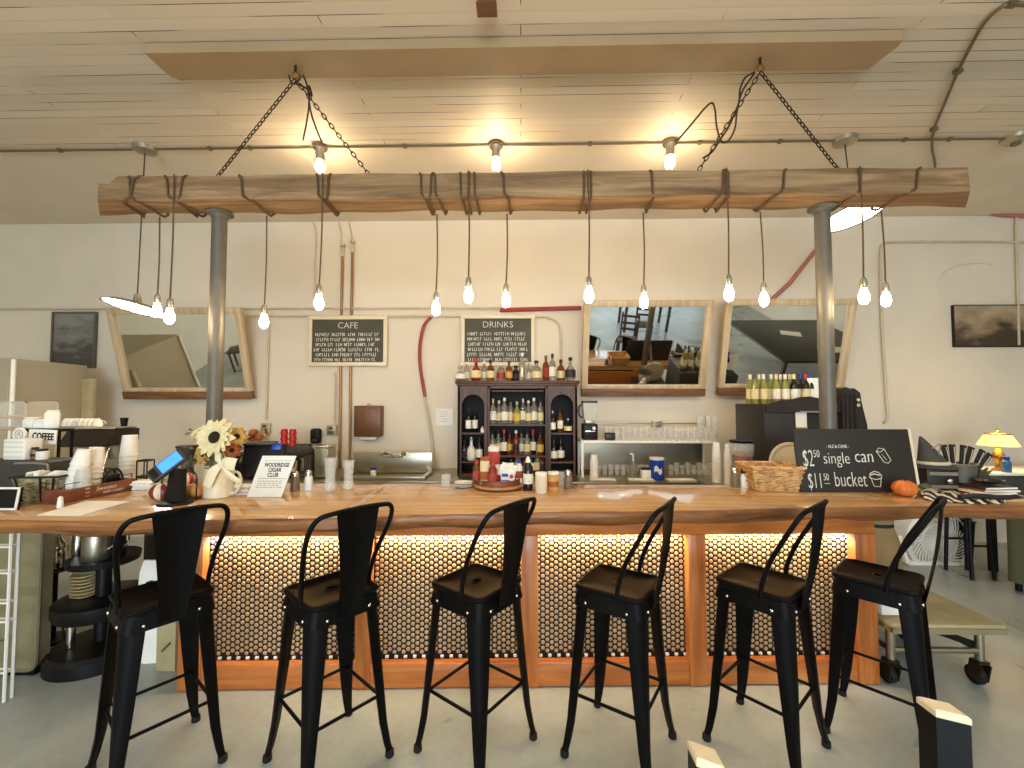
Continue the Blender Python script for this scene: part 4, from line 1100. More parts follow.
rb = thing('bow', None, None, (.07, -.088, .2)); rb.parent = t

m_ = MB(); m_.grid(blade((0, 0, 0), (-.035, -.015, -.04), (-.075, -.006, -.125), .02, .055), 10, 3); m_.build('ribbon_loop', 'ribbon', rb, solid=.002)
m_ = MB(); m_.grid(blade((0, 0, 0), (.045, -.02, .01), (.09, -.005, .0), .02, .07), 10, 3); m_.build('ribbon_loop', 'ribbon', rb, solid=.002)
m_ = MB(); m_.grid(blade((0, 0, 0), (.05, -.012, -.05), (.11, .0, -.10), .014, .03), 10, 2); m_.build('ribbon_tail', 'ribbon', rb, solid=.002)
m_ = MB(); m_.grid(blade((0, 0, 0), (-.012, -.01, .03), (-.02, .0, .065), .014, .035), 10, 2); m_.build('ribbon_tail', 'ribbon', rb, solid=.002)
MB().ball((0, -.006, 0), .014, 1, .8, 1.1).build('ribbon_knot', 'ribbon', rb)

def flower(c, r, n, pm, name, label, stem_to, face=(0, -1, .25), layers=2, cr=.34):
    c = Vector(c); f = Vector(face).normalized()
    t = thing(name, label, 'flower', c)
    q = f.to_track_quat('Z', 'Y').to_matrix()
    for l in range(layers):
        for k in range(n):
            a = 2 * PI * (k + .5 * l) / n + random.uniform(-.06, .06); rr = r * random.uniform(.88, 1.05) * (1 - .12 * l); w = r * .26
            lift = .12 * r * (1 + l)
            def fn(u, v, a=a, rr=rr, w=w, lift=lift):
                rad = rr * (.2 + .8 * u); ww = w * math.sin(PI * (.12 + .88 * u) ** .8) * (v - .5) * 2
                return q @ Vector((rad * math.cos(a) - ww * math.sin(a), rad * math.sin(a) + ww * math.cos(a), lift * math.sin(u * PI * .8) + .01 * l + abs(v - .5) * .01))
            MB().grid(fn, 5, 2).build('petal', pm, t, solid=.0012)
    MB().ball((0, 0, 0), r * cr, 1, 1, 1, 14).build('flower_centre', 'seed', t).location = q @ Vector((0, 0, .006))
    s = Vector(stem_to) - c
    MB().tube(spread([Vector((0, 0, 0)) - f * .01, s * .45 + Vector((0, .015, 0)), s], 5), .004, 6).build('stem', 'green', t)
    return t
base = p + Vector((0, .0, .05))
def fp(px, py, dy): return onY(px, py, p.y + dy)
flower(fp(217, 438, -.06), .12, 15, 'petal', 'sunflower', 'large cream sunflower with dark centre at the front of the pitcher', base + Vector((0, 0, 0)))
flower(fp(237, 437, .02), .065, 11, 'petal_gold', 'small_daisy', 'small gold flower beside the large sunflower, on the monitor side', base + Vector((.02, .01, 0)), (.5, -1, .3))
flower(fp(205, 454, -.03), .06, 10, 'petal_gold', 'small_daisy', 'small gold flower low at the front of the pitcher', base + Vector((-.02, -.01, 0)), (-.3, -1, 0))
flower(fp(202, 434, .03), .065, 11, 'petal', 'small_daisy', 'small cream flower above the sunflower on the grinder side', base + Vector((-.02, .02, 0)), (-.4, -.6, 1))
flower(fp(233, 450, .0), .055, 10, 'petal_rust', 'small_daisy', 'small rust coloured flower above the bow', base + Vector((.02, -.02, 0)), (.3, -1, 0))
t2 = thing('leaf_spray', 'spray of sage green leaves among the sunflowers in the pitcher', 'leaves', base)
lv = MB()
for k in range(34):
    c2 = fp(random.uniform(188, 240), random.uniform(428, 468), random.uniform(-.02, .06)) - base
    a = random.uniform(0, 6.3); dr = Vector((math.cos(a), random.uniform(-.6, .3), math.sin(a))).normalized(); sd = dr.cross(Vector((0, 1, .2))).normalized(); Lf = random.uniform(.035, .06)
    lv.grid(lambda u, v: c2 + dr * Lf * u + sd * Lf * .36 * math.sin(PI * u) * (v - .5) + Vector((0, .012 * u * u, 0)), 4, 2)
lv.build('leaves', 'leaf', t2, solid=.001)
sm = MB()
for k in range(7): sm.tube(spread([Vector((random.uniform(-.02, .02), random.uniform(-.02, .02), 0)), Vector((random.uniform(-.03, .03), .01, .12)), fp(random.uniform(198, 232), random.uniform(440, 460), .02) - base], 4), .0025, 5)
sm.build('stem', 'green', t2)

# ---- monitor, table card
p = on_bar(255, 492) + Vector((0, .10, 0))
t = thing('till_monitor', 'black till monitor seen from behind, beside the white club card', 'monitor', p, rotz=.25)
MB().box(0, 0, .012, .2, .16, .022, bevel=.006).build('base', 'black', t)
MB().box(0, .02, .09, .06, .04, .15, bevel=.008).build('neck', 'black', t)
MB().box(0, -.01, .185, .25, .045, .2, rot=(R(-14), 0, 0), bevel=.012).build('screen_casing', 'black', t)
MB().box(.07, .002, .265, .06, .05, .045, rot=(R(-14), 0, 0), bevel=.006).build('card_reader', 'blue', t)
MB().box(-.03, .01, .292, .19, .08, .012, rot=(R(6), 0, 0), bevel=.004).build('top_tray', 'dark_grey', t)
t = thing('ticket_stack', 'low stack of papers on the bar between the pitcher and the club card', 'paper stack', on_bar(243, 494), rotz=.1)
for k in range(5): MB().box(random.uniform(-.004, .004), 0, .006 + k * .011, .11, .085, .009, rot=(0, 0, random.uniform(-.06, .06)), bevel=.002).build('paper_bundle', ('paper', 'pipe_cream')[k % 2], t)
pa, pb = CT(247.5, 497), CT(281, 497.5)
c = (pa + pb) / 2; wd = (pb - pa).length; tl = R(20)
t = thing('club_card', 'white standing card with a bold three line heading on the bar beside the shakers', 'sign', (c.x, c.y, TOP + .001), rot=(-tl, 0, 0))
hh = .245
sh = .05
cd = MB(); cd.rings([[(-wd / 2, -.003, 0), (wd / 2, -.003, 0), (wd / 2, .003, 0), (-wd / 2, .003, 0)], [(-wd / 2 + sh - .012, -.003, hh), (wd / 2 + sh - .01, -.003, hh), (wd / 2 + sh - .01, .003, hh), (-wd / 2 + sh - .012, .003, hh)]])
cd.build('card', 'paper', t)
for k, (s, z, w_) in enumerate((('WOODRIDGE', .188, .86), ('CIGAR', .158, .95), ('CLUB', .128, .95))):
    text('card_lettering', s, .034, 'ink', t, (z / hh * sh - .002, -.0036, z), (PI / 2, 0, 0), sx=w_ * .82, off=.0008)
ln = MB()
ln.box(.024, -.0034, .108, wd * .82, .001, .003); ln.box(.04, -.0034, .215, wd * .8, .001, .002)
rnd = random.Random(5)
for z in (.092, .08, .068, .056):
    x = -wd * .36 + z / hh * sh
    while x < wd * .3 + z / hh * sh:
        l = rnd.uniform(.008, .022); ln.box(x + l / 2, -.0034, z, l, .001, .004); x += l + .006
ln.build('print_lines', 'pipe_grey', t)
MB().rings([[(-.03 + .04, .003, hh * .8), (.03 + .04, .003, hh * .8), (.03 + .04, .006, hh * .8), (-.03 + .04, .006, hh * .8)], [(-.03, .12, .04), (.03, .12, .04), (.03, .123, .04), (-.03, .123, .04)]]).build('card_strut', 'ink', t)
shaker(on_bar(295, 491), 'pepper shaker on the bar, nearer the white club card', 'spice', .125, .028)
shaker(on_bar(308.5, 490), 'salt shaker on the bar, beside the pepper shaker and the glass vases', 'white', .125, .028)

# ---- two tall glasses
for px, py, h, r, nm in ((330, 492, .21, .036, 'taller one with pinched waist, beside the shakers'), (348.5, 490, .185, .034, 'shorter one, in front of the copper pipes')):
    t = thing('glass_vase', 'tall clear fluted glass vase on the bar, ' + nm, 'vase', on_bar(px, py), group=None)
    MB().lathe([(r * 1.02, 0), (r * 1.05, .006), (r * .95, h * .2), (r * .8, h * .5), (r * .98, h * .9), (r * 1.12, h), (r * 1.05, h), (r * .9, h * .88), (r * .72, h * .5), (r * .85, .015), (0, .012)], seg=12).build('vessel', 'glass', t, sharp=20)
    MB().lathe([(r * .9, .013), (r * .8, .02), (0, .022)], seg=12).build('foot', 'chrome', t)

# ---- round tray of condiments
p = on_bar(497.5, 492) + Vector((0, .14, 0))
t = thing('condiment_tray', 'round oak turntable tray with a rim carrying sauce bottles', 'tray', p)
MB().lathe([(.1, 0), (.1, .008), (.155, .009), (.162, .016), (.162, .026), (0, .026)], seg=40).build('turntable', 'oak', t)
MB().lathe([(.135, .026), (.14, .026), (.14, .062), (.134, .062), (.134, .03), (0, .029)], seg=40).build('rim', 'walnut', t)
zt = TOP + .031
def sauce(px, dy, h, r, m, capm, label, kind='sq', name='sauce_bottle', lab=None):
    Y = p.y + dy; t = thing(name, label, 'bottle', (XatY(px, Y), Y, zt))
    if kind == 'sq':
        MB().lathe([(r * .95, 0), (r, .004), (r, h * .68), (r * .5, h * .82), (r * .5, h * .84)], seg=14).build('bottle_body', m, t)
        MB().lathe([(r * .55, h * .83), (r * .5, h * .9), (r * .25, h), (0, h)], seg=12).build('cap', capm, t)
    else:
        MB().lathe([(r * .95, 0), (r, .004), (r, h * .86), (r * .92, h * .88), (0, h * .88)], seg=16).build('jar_body', m, t)
        MB().lathe([(r * 1.0, h * .88), (r * 1.0, h), (0, h)], seg=16).build('lid', capm, t)
    if lab: MB().lathe([(r * 1.03, h * .2), (r * 1.03, h * .5)], seg=14).build('label_wrap', lab, t)
    return t
sauce(477, .01, .15, .026, 'g_amber', 'l_red', 'amber sauce bottle on the tray at the sink side', lab='l_red')
sauce(485, -.07, .175, .03, 'l_cream', 'petal_rust', 'cream and tan wrapped bottle near the front of the tray', kind='jar', lab='petal_rust')
sauce(493, -.09, .15, .028, 'g_red', 'l_red', 'red sauce bottle at the front of the tray', lab='l_red')
sauce(494, .07, .225, .04, 'l_red', 'l_white', 'tall bottle with pink and white top at the back of the tray', kind='jar', lab='l_white')
sauce(519, .02, .15, .022, 'white', 'blue', 'small white bottle on the tray at the blender side', lab='l_red')
t = thing('packet_caddy', 'white box printed blue and red full of packets on the tray', 'caddy', (XatY(508, p.y - .05), p.y - .05, zt), rotz=-.1)
MB().box(0, 0, .045, .085, .06, .088, bevel=.004).build('box_body', 'paper', t)
pr_ = MB(); pr_.box(-.015, -.031, .062, .04, .001, .02).box(-.012, -.031, .03, .05, .001, .006).box(-.012, -.031, .019, .05, .001, .005); pr_.build('blue_print', 'blue', t)
MB().lathe([(.014, -.0315), (.014, -.030)], (.026, 0, .055), 14, Matrix.Rotation(PI / 2, 4, 'X') @ Matrix.Translation((0, 0, .062))).build('red_print', 'red_cup', t)
for k in range(5): 
    o = MB().box(0, 0, 0, .055, .004, .07, bevel=.001).build('sugar_packet', ('paper', 'l_white')[k % 2]); o.location = (XatY(508, p.y) - .028 + .014 * k, p.y - .05 + random.uniform(-.015, .015), zt + .088 + .012 * (k % 2)); o.rotation_euler = (random.uniform(-.2, .2), random.uniform(-.3, .3), random.uniform(-.3, .3))
    tag(o, 'white sweetener packet sticking out of the printed box on the tray', 'packet', 'packets in the tray caddy')
# cone topped bottle, two jars, shaker and a glass
zt = TOP + .0005
def free(px, py, **k):
    q = CT(px, py); global p
    p = Vector((q.x, q.y + .03, TOP)); return sauce(px, 0, **k)
free(528, 491, h=.21, r=.031, m='g_dark', capm='white', label='dark sauce bottle with tall white cone cap beside the tray', lab='l_white')
free(541, 494, h=.125, r=.037, m='cream', capm='white', label='cream lidded plastic jar in front of the orange one', kind='jar')
free(553, 491, h=.115, r=.036, m='petal_gold', capm='white', label='orange lidded plastic jar behind the cream jar', kind='jar', lab='petal_rust')
shaker(on_bar(568.5, 489) + Vector((0, .02, 0)), 'pepper shaker on the bar past the two lidded jars', 'spice', .12, .03)
t = thing('small_glass', 'small clear glass between the orange jar and the pepper shaker', 'glass', on_bar(562, 486) + Vector((0, .03, 0)))
MB().lathe([(.02, 0), (.024, .09), (.022, .09), (.018, .006), (0, .006)], seg=14).build('vessel', 'glass', t)
t = thing('saucer_stack', 'low stack of pale saucers on the bar beside the condiment tray', 'saucer stack', on_bar(463.5, 487) + Vector((0, .0, 0)))
for k in range(3): MB().lathe([(.035, .001 + k * .011), (.06, .009 + k * .011), (.06, .012 + k * .011), (.034, .006 + k * .011), (0, .005 + k * .011)], seg=22).build('saucer', 'white', t)
t = thing('small_glass', 'small clear tumbler on the bar between the sink and the saucers', 'glass', on_bar(446, 486) + Vector((0, .0, 0)))
MB().lathe([(.03, 0), (.034, .075), (.031, .075), (.027, .006), (0, .006)], seg=16).build('vessel', 'glass', t)

# ================================================================== on the bar, sign end
shaker(on_bar(736.5, 487.5) + Vector((0, .02, 0)), 'pepper shaker on the bar farther from the wicker basket', 'spice', .125, .027)
shaker(on_bar(746, 488) + Vector((0, .02, 0)), 'salt shaker on the bar touching the wicker basket corner', 'white', .125, .027, 'ink')
pa, pb = CT(757, 491.5), CT(803, 493)
c = (pa + pb) / 2 + Vector((.0, .12, 0))
t = thing('bread_basket', 'honey coloured rectangular wicker basket on the bar beside the price sign', 'basket', (c.x, c.y, TOP + .001), rotz=-.06)
b = MB(); b.rings([rect_ring(.25, .2, 0), rect_ring(.28, .22, .07), rect_ring(.305, .24, .145)], cap1=False)
b.build('basket_body', 'wicker', t, solid=.008)
bd = MB()
for z, w_, d_ in ((.02, .258, .208), (.052, .272, .22), (.085, .288, .232), (.118, .30, .242)):
    P = []
    for k in range(4):
        a, b2 = Vector(rect_ring(w_, d_, z)[k]), Vector(rect_ring(w_, d_, z)[(k + 1) % 4])
        for j in range(10): P.append(a + (b2 - a) * j / 10 + Vector((0, 0, .005 * (-1) ** j)))
    bd.tube(P, .0075, 5, closed=True)
bd.build('woven_band', 'wicker', t)
MB().tube([Vector(v) for v in rect_ring(.312, .248, .148)], .01, 8, closed=True).build('rim', 'wicker', t)

# ---- price sign
bl_, br_ = CT(802.5, 492.5), CT(917, 492)
Yt = (bl_.y + br_.y) / 2; lean = R(8.5); hh = .388
cx = (bl_.x + br_.x) / 2; wd = (br_ - bl_).length
t = thing('price_sign', 'black chalkboard sign with can and bucket prices leaning back on the bar', 'sign', (cx, Yt, TOP + .002), rot=(-lean, 0, R(0.5)))
MB().box(-.002, .008, hh / 2, wd, .016, hh, bevel=.003).build('board', 'chalkboard', t)
MB().box(wd / 2 + .006, .008, hh / 2, .016, .018, hh + .006).build('pale_edge', 'cream', t)
st_ = MB(); st_.rings([[(-.02 + s, .017, hh * .85), (.02 + s, .017, hh * .85), (.02 + s, .03, hh * .85), (-.02 + s, .03, hh * .85)] for s in (0,)] + [[(-.02, .28, .125), (.02, .28, .125), (.02, .293, .13), (-.02, .293, .13)]])
st_.build('prop_leg', 'dark_wood', t)
def ct(s, size, px, py, sx=1.0, off=0.0, shear=0, align='LEFT'):
    """lettering placed on the board at the spot seen at that pixel"""
    u = (px - 802.5) / (917 - 802.5); zz = (492 - py) / (492 - 430) * hh
    text('chalk_lettering', s, size, 'chalk', t, ((u - .5) * wd * 1.02, -.0012, zz), (PI / 2, 0, 0), shear=shear, sx=sx, off=off, align=align, ext=.0008)
ct('- ALE & CANS -', .03, 833, 447.5, .72, 0)
ct('$2', .15, 808.5, 460, .46, -.0018)
ct('50', .066, 819.5, 455, .62, -.0006)
ct('single', .105, 828.5, 459.5, .72, -.0014)
ct('can', .115, 859, 457.5, .78, -.0012)
ct('$11', .135, 811, 482, .46, -.0016)
ct('50', .06, 826.5, 478, .58, -.0004)
ct('bucket', .13, 836.5, 480.5, .57, -.0016)
def cpt(px, py): return Vector((((px - 802.5) / 114.5 - .5) * wd * 1.02, -.002, (492 - py) / 62 * hh))
dr = MB()
dr.tube([cpt(x, y) for x, y in ((881, 452), (884, 449), (889, 450), (894, 461), (891, 464), (887, 463))], .0022, 5, closed=True)
dr.tube([cpt(x, y) for x, y in ((881, 452), (885, 453), (889, 450))], .002, 5).tube([cpt(x, y) for x, y in ((886, 455), (890, 461))], .0016, 5)
dr.build('chalk_can_drawing', 'chalk', t)
MB().tube([cpt(x, y) for x, y in ((827, 484), (832, 484))], .002, 5).build('chalk_underline', 'chalk', t)
dr = MB(); dr.tube([cpt(x, y) for x, y in ((872, 478), (874, 486.5), (880, 487), (882, 478))], .0022, 5)
dr.tube([cpt(x, y) for x, y in ((871, 478), (872, 474), (876, 472), (880, 473), (882.5, 476), (882, 479), (876, 480))], .0028, 5, closed=True)
dr.tube([cpt(x, y) for x, y in ((872.5, 475.5), (876, 474.5), (881, 476))], .0035, 5)
dr.build('chalk_bucket_drawing', 'chalk', t)
pumpkin('orange_pumpkin', 'small bright orange pumpkin with carved slots in front of the price sign', on_bar(909.5, 497.5) + Vector((0, .03, 0)), .063, 'orange', None, stem='ink', squash=.76)
# ================================================================== back counter along the wall
BZ = .82; BF = 4.25
def cab_box(name, px0, px1, label, m, cat='counter'):
    x0, x1 = XatY(px0, BF), XatY(px1, BF)
    t = thing(name, label, cat, ((x0 + x1) / 2, (BF + WY) / 2, 0))
    d = WY - BF - .02; w = x1 - x0
    MB().box(0, 0, BZ - .02, w, d, .04, bevel=.004).build('worktop', 'steel', t)
    MB().box(0, .02, (BZ - .04) / 2, w - .02, d - .05, BZ - .05).build('cabinet_body', m, t)
    n = max(1, int(w / .6))
    for k in range(n):
        x = -w / 2 + (k + .5) * w / n
        dd = MB().box(x, -d / 2 + .012, BZ / 2, w / n - .02, .02, BZ - .16, bevel=.004).build('door', m, t)
        MB().cyl((x + w / n * .35, -d / 2 - .015, BZ / 2 + .1), (x + w / n * .35, -d / 2 - .015, BZ / 2 + .25), .008).build('handle', 'chrome', dd)
    return t
cab_box('prep_counter', 230, 449, 'steel topped counter along the wall under the sink and red cups', 'olive_metal')
cab_box('back_counter', 449, 718, 'steel topped counter along the wall under the hutch and glass shelves', 'dark_grey')

# sink with splash back
x0, x1, z0, z1 = bxz(351, 431, 453.5, 482, 4.55)
t = thing('bar_sink', 'stainless bar sink with tall splash back and a tap below the towel dispenser', 'sink', ((x0 + x1) / 2, 4.6, BZ + .001))
wd = x1 - x0
MB().box(0, .05, (z1 - BZ) / 2, wd, .03, z1 - BZ, bevel=.006).build('splash_back', 'steel', t)
m_ = MB(); m_.box(0, -.29, .02, wd, .03, .04, bevel=.006).box(-wd / 2 + .02, -.12, .02, .04, .31, .04).box(wd / 2 - .02, -.12, .02, .04, .31, .04)
m_.build('basin_rim', 'steel', t)
MB().box(0, -.13, .006, wd - .06, .28, .01).build('basin', 'olive_metal', t)
f = MB(); f.cyl((-.1, .03, .2), (.12, .03, .2), .016); f.tube(spread([(0.01, .03, .2), (.0, -.05, .23), (-.06, -.14, .25), (-.13, -.18, .22)], 5), .011, 8)
f.build('tap', 'chrome', t)
for s in (-.1, .12): MB().lathe([(.02, 0), (.026, .02), (.012, .05), (0, .05)], seg=10).build('tap_handle', 'chrome', t, loc=(s, .02, .205))
o = thing('sponge_bottle', 'small blue and white bottle standing in the sink', 'bottle', (XatY(374, 4.45), 4.46, BZ + .014))
MB().lathe([(.028, 0), (.03, .004), (.03, .05), (.012, .07), (0, .07)], seg=12).build('bottle_body', 'white', o); MB().lathe([(.014, .07), (.03, .075), (.03, .09), (0, .095)], seg=12).build('cap', 'blue', o)
# clutter beside the sink
for k, (px, w_, h_, m) in enumerate(((303, .14, .2, 'grey_fabric'), (316, .16, .24, 'olive_metal'), (322, .1, .26, 'steel'))):
    pass
x = XatY(301, 4.5)
t = thing('mixer', 'dark grey counter mixer with rounded head on the counter behind the shakers', 'mixer', (x, 4.55, BZ + .001))
MB().box(0, 0, .02, .26, .22, .04, bevel=.015).build('base', 'dark_grey', t)
MB().box(.08, .02, .13, .09, .14, .2, bevel=.02).build('column', 'grey_fabric', t)
MB().ball((-.02, 0, .26), .1, 1.5, .9, .75, 16, 9).build('head', 'grey_fabric', t)
MB().cyl((-.09, 0, .05), (-.09, 0, .17), .07, .085, 18).build('mixing_bowl', 'chrome', t)
t = thing('steel_bin', 'upright steel container on the counter between the mixer and the copper pipes', 'container', (XatY(322, 4.4), 4.5, BZ + .001))
MB().box(0, 0, .16, .14, .2, .3, bevel=.012).build('box_body', 'steel', t); MB().box(0, 0, .32, .15, .21, .02, bevel=.005).build('lid', 'chrome', t)
t = thing('black_box', 'black box on the counter directly behind the till monitor', 'box', (XatY(258, 4.4), 4.5, BZ + .001))
MB().box(0, 0, .13, .4, .3, .24, bevel=.01).build('box_body', 'black', t); MB().box(0, 0, .255, .41, .31, .02, bevel=.006).build('lid', 'dark_grey', t)
# small shelf with red cups
x0, x1 = XatY(266, 4.75), XatY(305, 4.75); zs = ZatY(446, 4.75)
t = thing('cup_shelf', 'narrow dark table shelf by the wall carrying the red cups', 'shelf', ((x0 + x1) / 2, 4.8, BZ + .001))
MB().box(0, 0, zs - BZ - .012, x1 - x0, .3, .022, bevel=.003).build('shelf_board', 'ebony', t)
for s in (-1, 1):
    for y in (-.12, .12): MB().box(s * ((x1 - x0) / 2 - .03), y, (zs - BZ - .022) / 2, .04, .03, zs - BZ - .024).build('leg', 'ebony', t)
for px, nm in ((284, 'nearer the till monitor'), (292.5, 'nearer the soap dispenser')):
    cup_stack('red_cup_stack', 'stack of upside down red plastic cups on the dark shelf, ' + nm, (XatY(px, 4.72), 4.74, zs), .042, .185, 'red_cup', 3)
t = thing('red_bowl', 'small red and white dish under the dark cup shelf', 'dish', (XatY(284, 4.45), 4.4, BZ + .001))
MB().lathe([(.03, 0), (.06, .02), (.065, .05), (.06, .05), (.05, .02), (0, .01)], seg=16).build('dish_body', 'red_cup', t); MB().lathe([(.045, .02), (.06, .05), (.062, .056), (0, .06)], seg=16).build('contents', 'white', t)
t = thing('dried_flowers', 'small clump of rust and gold flowers beyond the monitor', 'flowers', (XatY(247, 4.85), 4.93, BZ + .001))
MB().lathe([(.05, 0), (.06, .15), (.07, .3), (.05, .3), (0, .28)], seg=14).build('pot', 'maroon', t)
fl = MB()
for k in range(9): fl.ball((random.uniform(-.14, .12), random.uniform(-.05, .05), random.uniform(.32, .43)), random.uniform(.025, .045), seg=8, n=5)
fl.build('blossoms', 'petal_rust', t)
lv = MB()
for k in range(22):
    a = random.uniform(0, 6.3); c2 = Vector((random.uniform(-.14, .14), random.uniform(-.04, .04), random.uniform(.28, .4))); dr = Vector((math.cos(a), 0, abs(math.sin(a)))); sd = Vector((-dr.z, 0, dr.x))
    lv.grid(lambda u, v: c2 + dr * .09 * u + sd * .03 * math.sin(PI * u) * (v - .5), 3, 2)
lv.build('leaves', 'petal_gold', t, solid=.001)

# ------------------------------------------------------------------ hutch with bottles
HYF = 4.55
x0, x1 = XatY(457.5, HYF), XatY(577.5, HYF); hw = x1 - x0; hz1 = ZatY(380.5, HYF)
hut = thing('bottle_hutch', 'dark wooden hutch with two arched niches standing on the back counter full of bottles', 'hutch', ((x0 + x1) / 2, HYF + .17, BZ + .001))
HH = hz1 - BZ
def hx(px): return XatY(px, HYF) - (x0 + x1) / 2
def hz(py): return ZatY(py, HYF) - BZ
MB().box(0, .155, HH / 2, hw, .02, HH).build('back_panel', 'niche', hut)
for s in (-1, 1): MB().box(s * (hw / 2 - .012), 0, HH / 2, .024, .33, HH).build('side_panel', 'dark_wood', hut)
xs = (hx(488.5), hx(546.5))
for x in xs: MB().box(x, 0, HH / 2 - .02, .022, .33, HH - .05).build('divider', 'dark_wood', hut)
top = MB(); top.box(0, -.01, HH - .02, hw + .05, .37, .035, bevel=.008).box(0, -.015, HH - .045, hw + .02, .35, .025, bevel=.006)
top.build('cornice', 'dark_wood_x', hut)
MB().box(0, -.155, (hz(388.5) + HH - .05) / 2, hw - .02, .02, HH - .05 - hz(388.5)).build('frieze', 'dark_wood_x', hut)
sh = {}
for nm, xa, xb, ys in (('l', -hw / 2, xs[0], (433, 462)), ('c', xs[0], xs[1], (424.5, 456)), ('r', xs[1], hw / 2, (433, 462))):
    for py in ys: MB().box((xa + xb) / 2, 0, hz(py) - .009, xb - xa - .02, .29, .018).build('shelf', 'dark_wood_x', hut)
    MB().box((xa + xb) / 2, 0, .012, xb - xa - .02, .3, .022).build('shelf', 'dark_wood_x', hut)
for xa, xb in ((hx(457.5), hx(488.5)), (hx(546.5), hx(577.5))):
    xm = (xa + xb) / 2; r = hx(577.5) - hx(566.5); r = (xb - xa) / 2 - .045
    # face board with a round headed opening
    zt, zc, zb_ = hz(388.5), hz(394.5) - r, .02
    n = 12; outer, inner = [], []
    inn = [(xm - r, zb_)] + [(xm + r * math.cos(PI - PI * k / n), zc + r * math.sin(PI * k / n)) for k in range(n + 1)] + [(xm + r, zb_)]
    out = [(xa + .005, zb_)] + [(xa + .005 + (xb - xa - .01) * k / n, zt) for k in range(n + 1)] + [(xb - .005, zb_)]
    m_ = MB(); A = [[(m_.bm.verts.new((x, y, z))) for x, z in L_] for y in (-.165, -.145) for L_ in (inn, out)]
    for k in range(len(inn) - 1):
        m_._f((A[0][k], A[0][k + 1], A[1][k + 1], A[1][k])); m_._f((A[2][k], A[3][k], A[3][k + 1], A[2][k + 1]))
        m_._f((A[0][k], A[2][k], A[2][k + 1], A[0][k + 1])); m_._f((A[1][k], A[1][k + 1], A[3][k + 1], A[3][k]))
    m_.build('arched_face', 'dark_wood', hut, sharp=30)
MB().tube([(x, -.15, z) for x, z in ((xs[0] + .03, hz(391)), (xs[1] - .03, hz(391)))], .01, 6).build('moulding', 'dark_wood_x', hut)
# bottles on top
ht = BZ + HH + .001
def hb(px, py_base_z, dy): return Vector((XatY(px, HYF + .12 + dy), HYF + .12 + dy, py_base_z))
topb = [(460, .16, .05, 'g_clear', 'l_white', 'pipe_grey', 'flask', 'clear flask shaped'), (466.5, .21, .034, 'g_clear', 'l_white', 'l_white', 'spirit', 'clear white labelled'), (476, .235, .052, 'g_red', 'l_cream', 'red_cup', 'flask', 'red wax topped'),
        (484, .22, .03, 'g_clear', 'l_white', 'l_white', 'spirit', 'slim clear'), (490.5, .225, .042, 'g_amber', 'l_cream', 'ink', 'squat', 'amber cream labelled'), (501, .2, .047, 'g_clear', 'l_red', 'l_white', 'squat', 'squat red labelled'),
        (509, .21, .036, 'g_amber', 'petal_gold', 'ink', 'spirit', 'amber gold labelled'), (516, .17, .05, 'g_dark', 'l_black', 'ink', 'squat', 'squat black'), (522, .3, .034, 'g_clear', 'pipe_grey', 'l_white', 'spirit', 'tall pale'),
        (529, .19, .028, 'g_clear', 'l_white', 'pipe_grey', 'spirit', 'small clear'), (536.5, .215, .055, 'g_clear', 'l_cream', 'ink', 'squat', 'wide cream labelled'), (546, .28, .036, 'g_amber', 'l_red', 'green', 'wine', 'tall amber'),
        (552.5, .29, .034, 'g_clear', 'l_white', 'ink', 'wine', 'tall clear black capped'), (561, .235, .045, 'g_amber', 'l_cream', 'ink', 'squat', 'round shouldered amber'), (570.5, .25, .046, 'g_clear', 'l_black', 'ink', 'flask', 'clear black labelled')]
for i, (px, h, r, g, l, c_, kd, ds) in enumerate(topb):
    bottle(hb(px, ht, (-.06, .03)[i % 2]), '%s bottle on top of the hutch, %s from the red pipe end' % (ds, ORD[i]), h, r, g, l, c_, kd, group='bottles on top of the hutch')
def shelf_row(pxs, py, specs, where, group, dy=-.03):
    z = ZatY(py, HYF) + .0025
    for i, px in enumerate(pxs):
        h, r, g, l, c_, kd, ds = specs[i % len(specs)]
        bottle(hb(px, z, dy + (.05 if i % 2 else 0)), '%s bottle on %s, %s from sink side' % (ds, where, ORD[i]), h, r, g, l, c_, kd, group=group)
S1 = [(.27, .036, 'g_clear', 'l_white', 'pipe_grey', 'wine', 'clear white labelled'), (.25, .033, 'g_clear', 'l_cream', 'l_white', 'spirit', 'slim cream labelled'), (.28, .04, 'g_clear', 'l_white', 'l_white', 'spirit', 'broad white labelled'), (.26, .034, 'g_clear', 'l_cream', 'ink', 'spirit', 'pale cream labelled'), (.24, .038, 'g_green', 'l_yellow', 'pipe_grey', 'squat', 'yellow labelled')]
shelf_row([493, 499, 504.5, 510.5, 517, 523, 528.5, 534, 540.5], 424.5, S1, 'upper middle shelf of the hutch', 'bottles on the upper middle shelf')
S2 = [(.25, .035, 'g_clear', 'l_white', 'ink', 'spirit', 'clear white labelled'), (.25, .036, 'g_clear', 'l_cream', 'ink', 'spirit', 'clear cream labelled'), (.27, .034, 'g_dark', 'l_white', 'red_cup', 'wine', 'dark red capped'), (.24, .038, 'g_amber', 'l_yellow', 'ink', 'squat', 'amber yellow labelled'), (.26, .034, 'g_red', 'l_black', 'l_white', 'spirit', 'red black labelled')]
shelf_row([492.5, 498.5, 504, 509.5, 516, 521.5, 527, 533, 540], 456, S2, 'the middle shelf of the hutch', 'bottles on the middle shelf')
S3 = [(.24, .034, 'g_dark', 'l_white', 'ink', 'spirit', 'dark white labelled'), (.25, .034, 'g_clear', 'l_cream', 'pipe_grey', 'spirit', 'clear cream labelled'), (.22, .036, 'g_amber', 'l_black', 'ink', 'squat', 'amber black labelled')]
z = BZ + .026
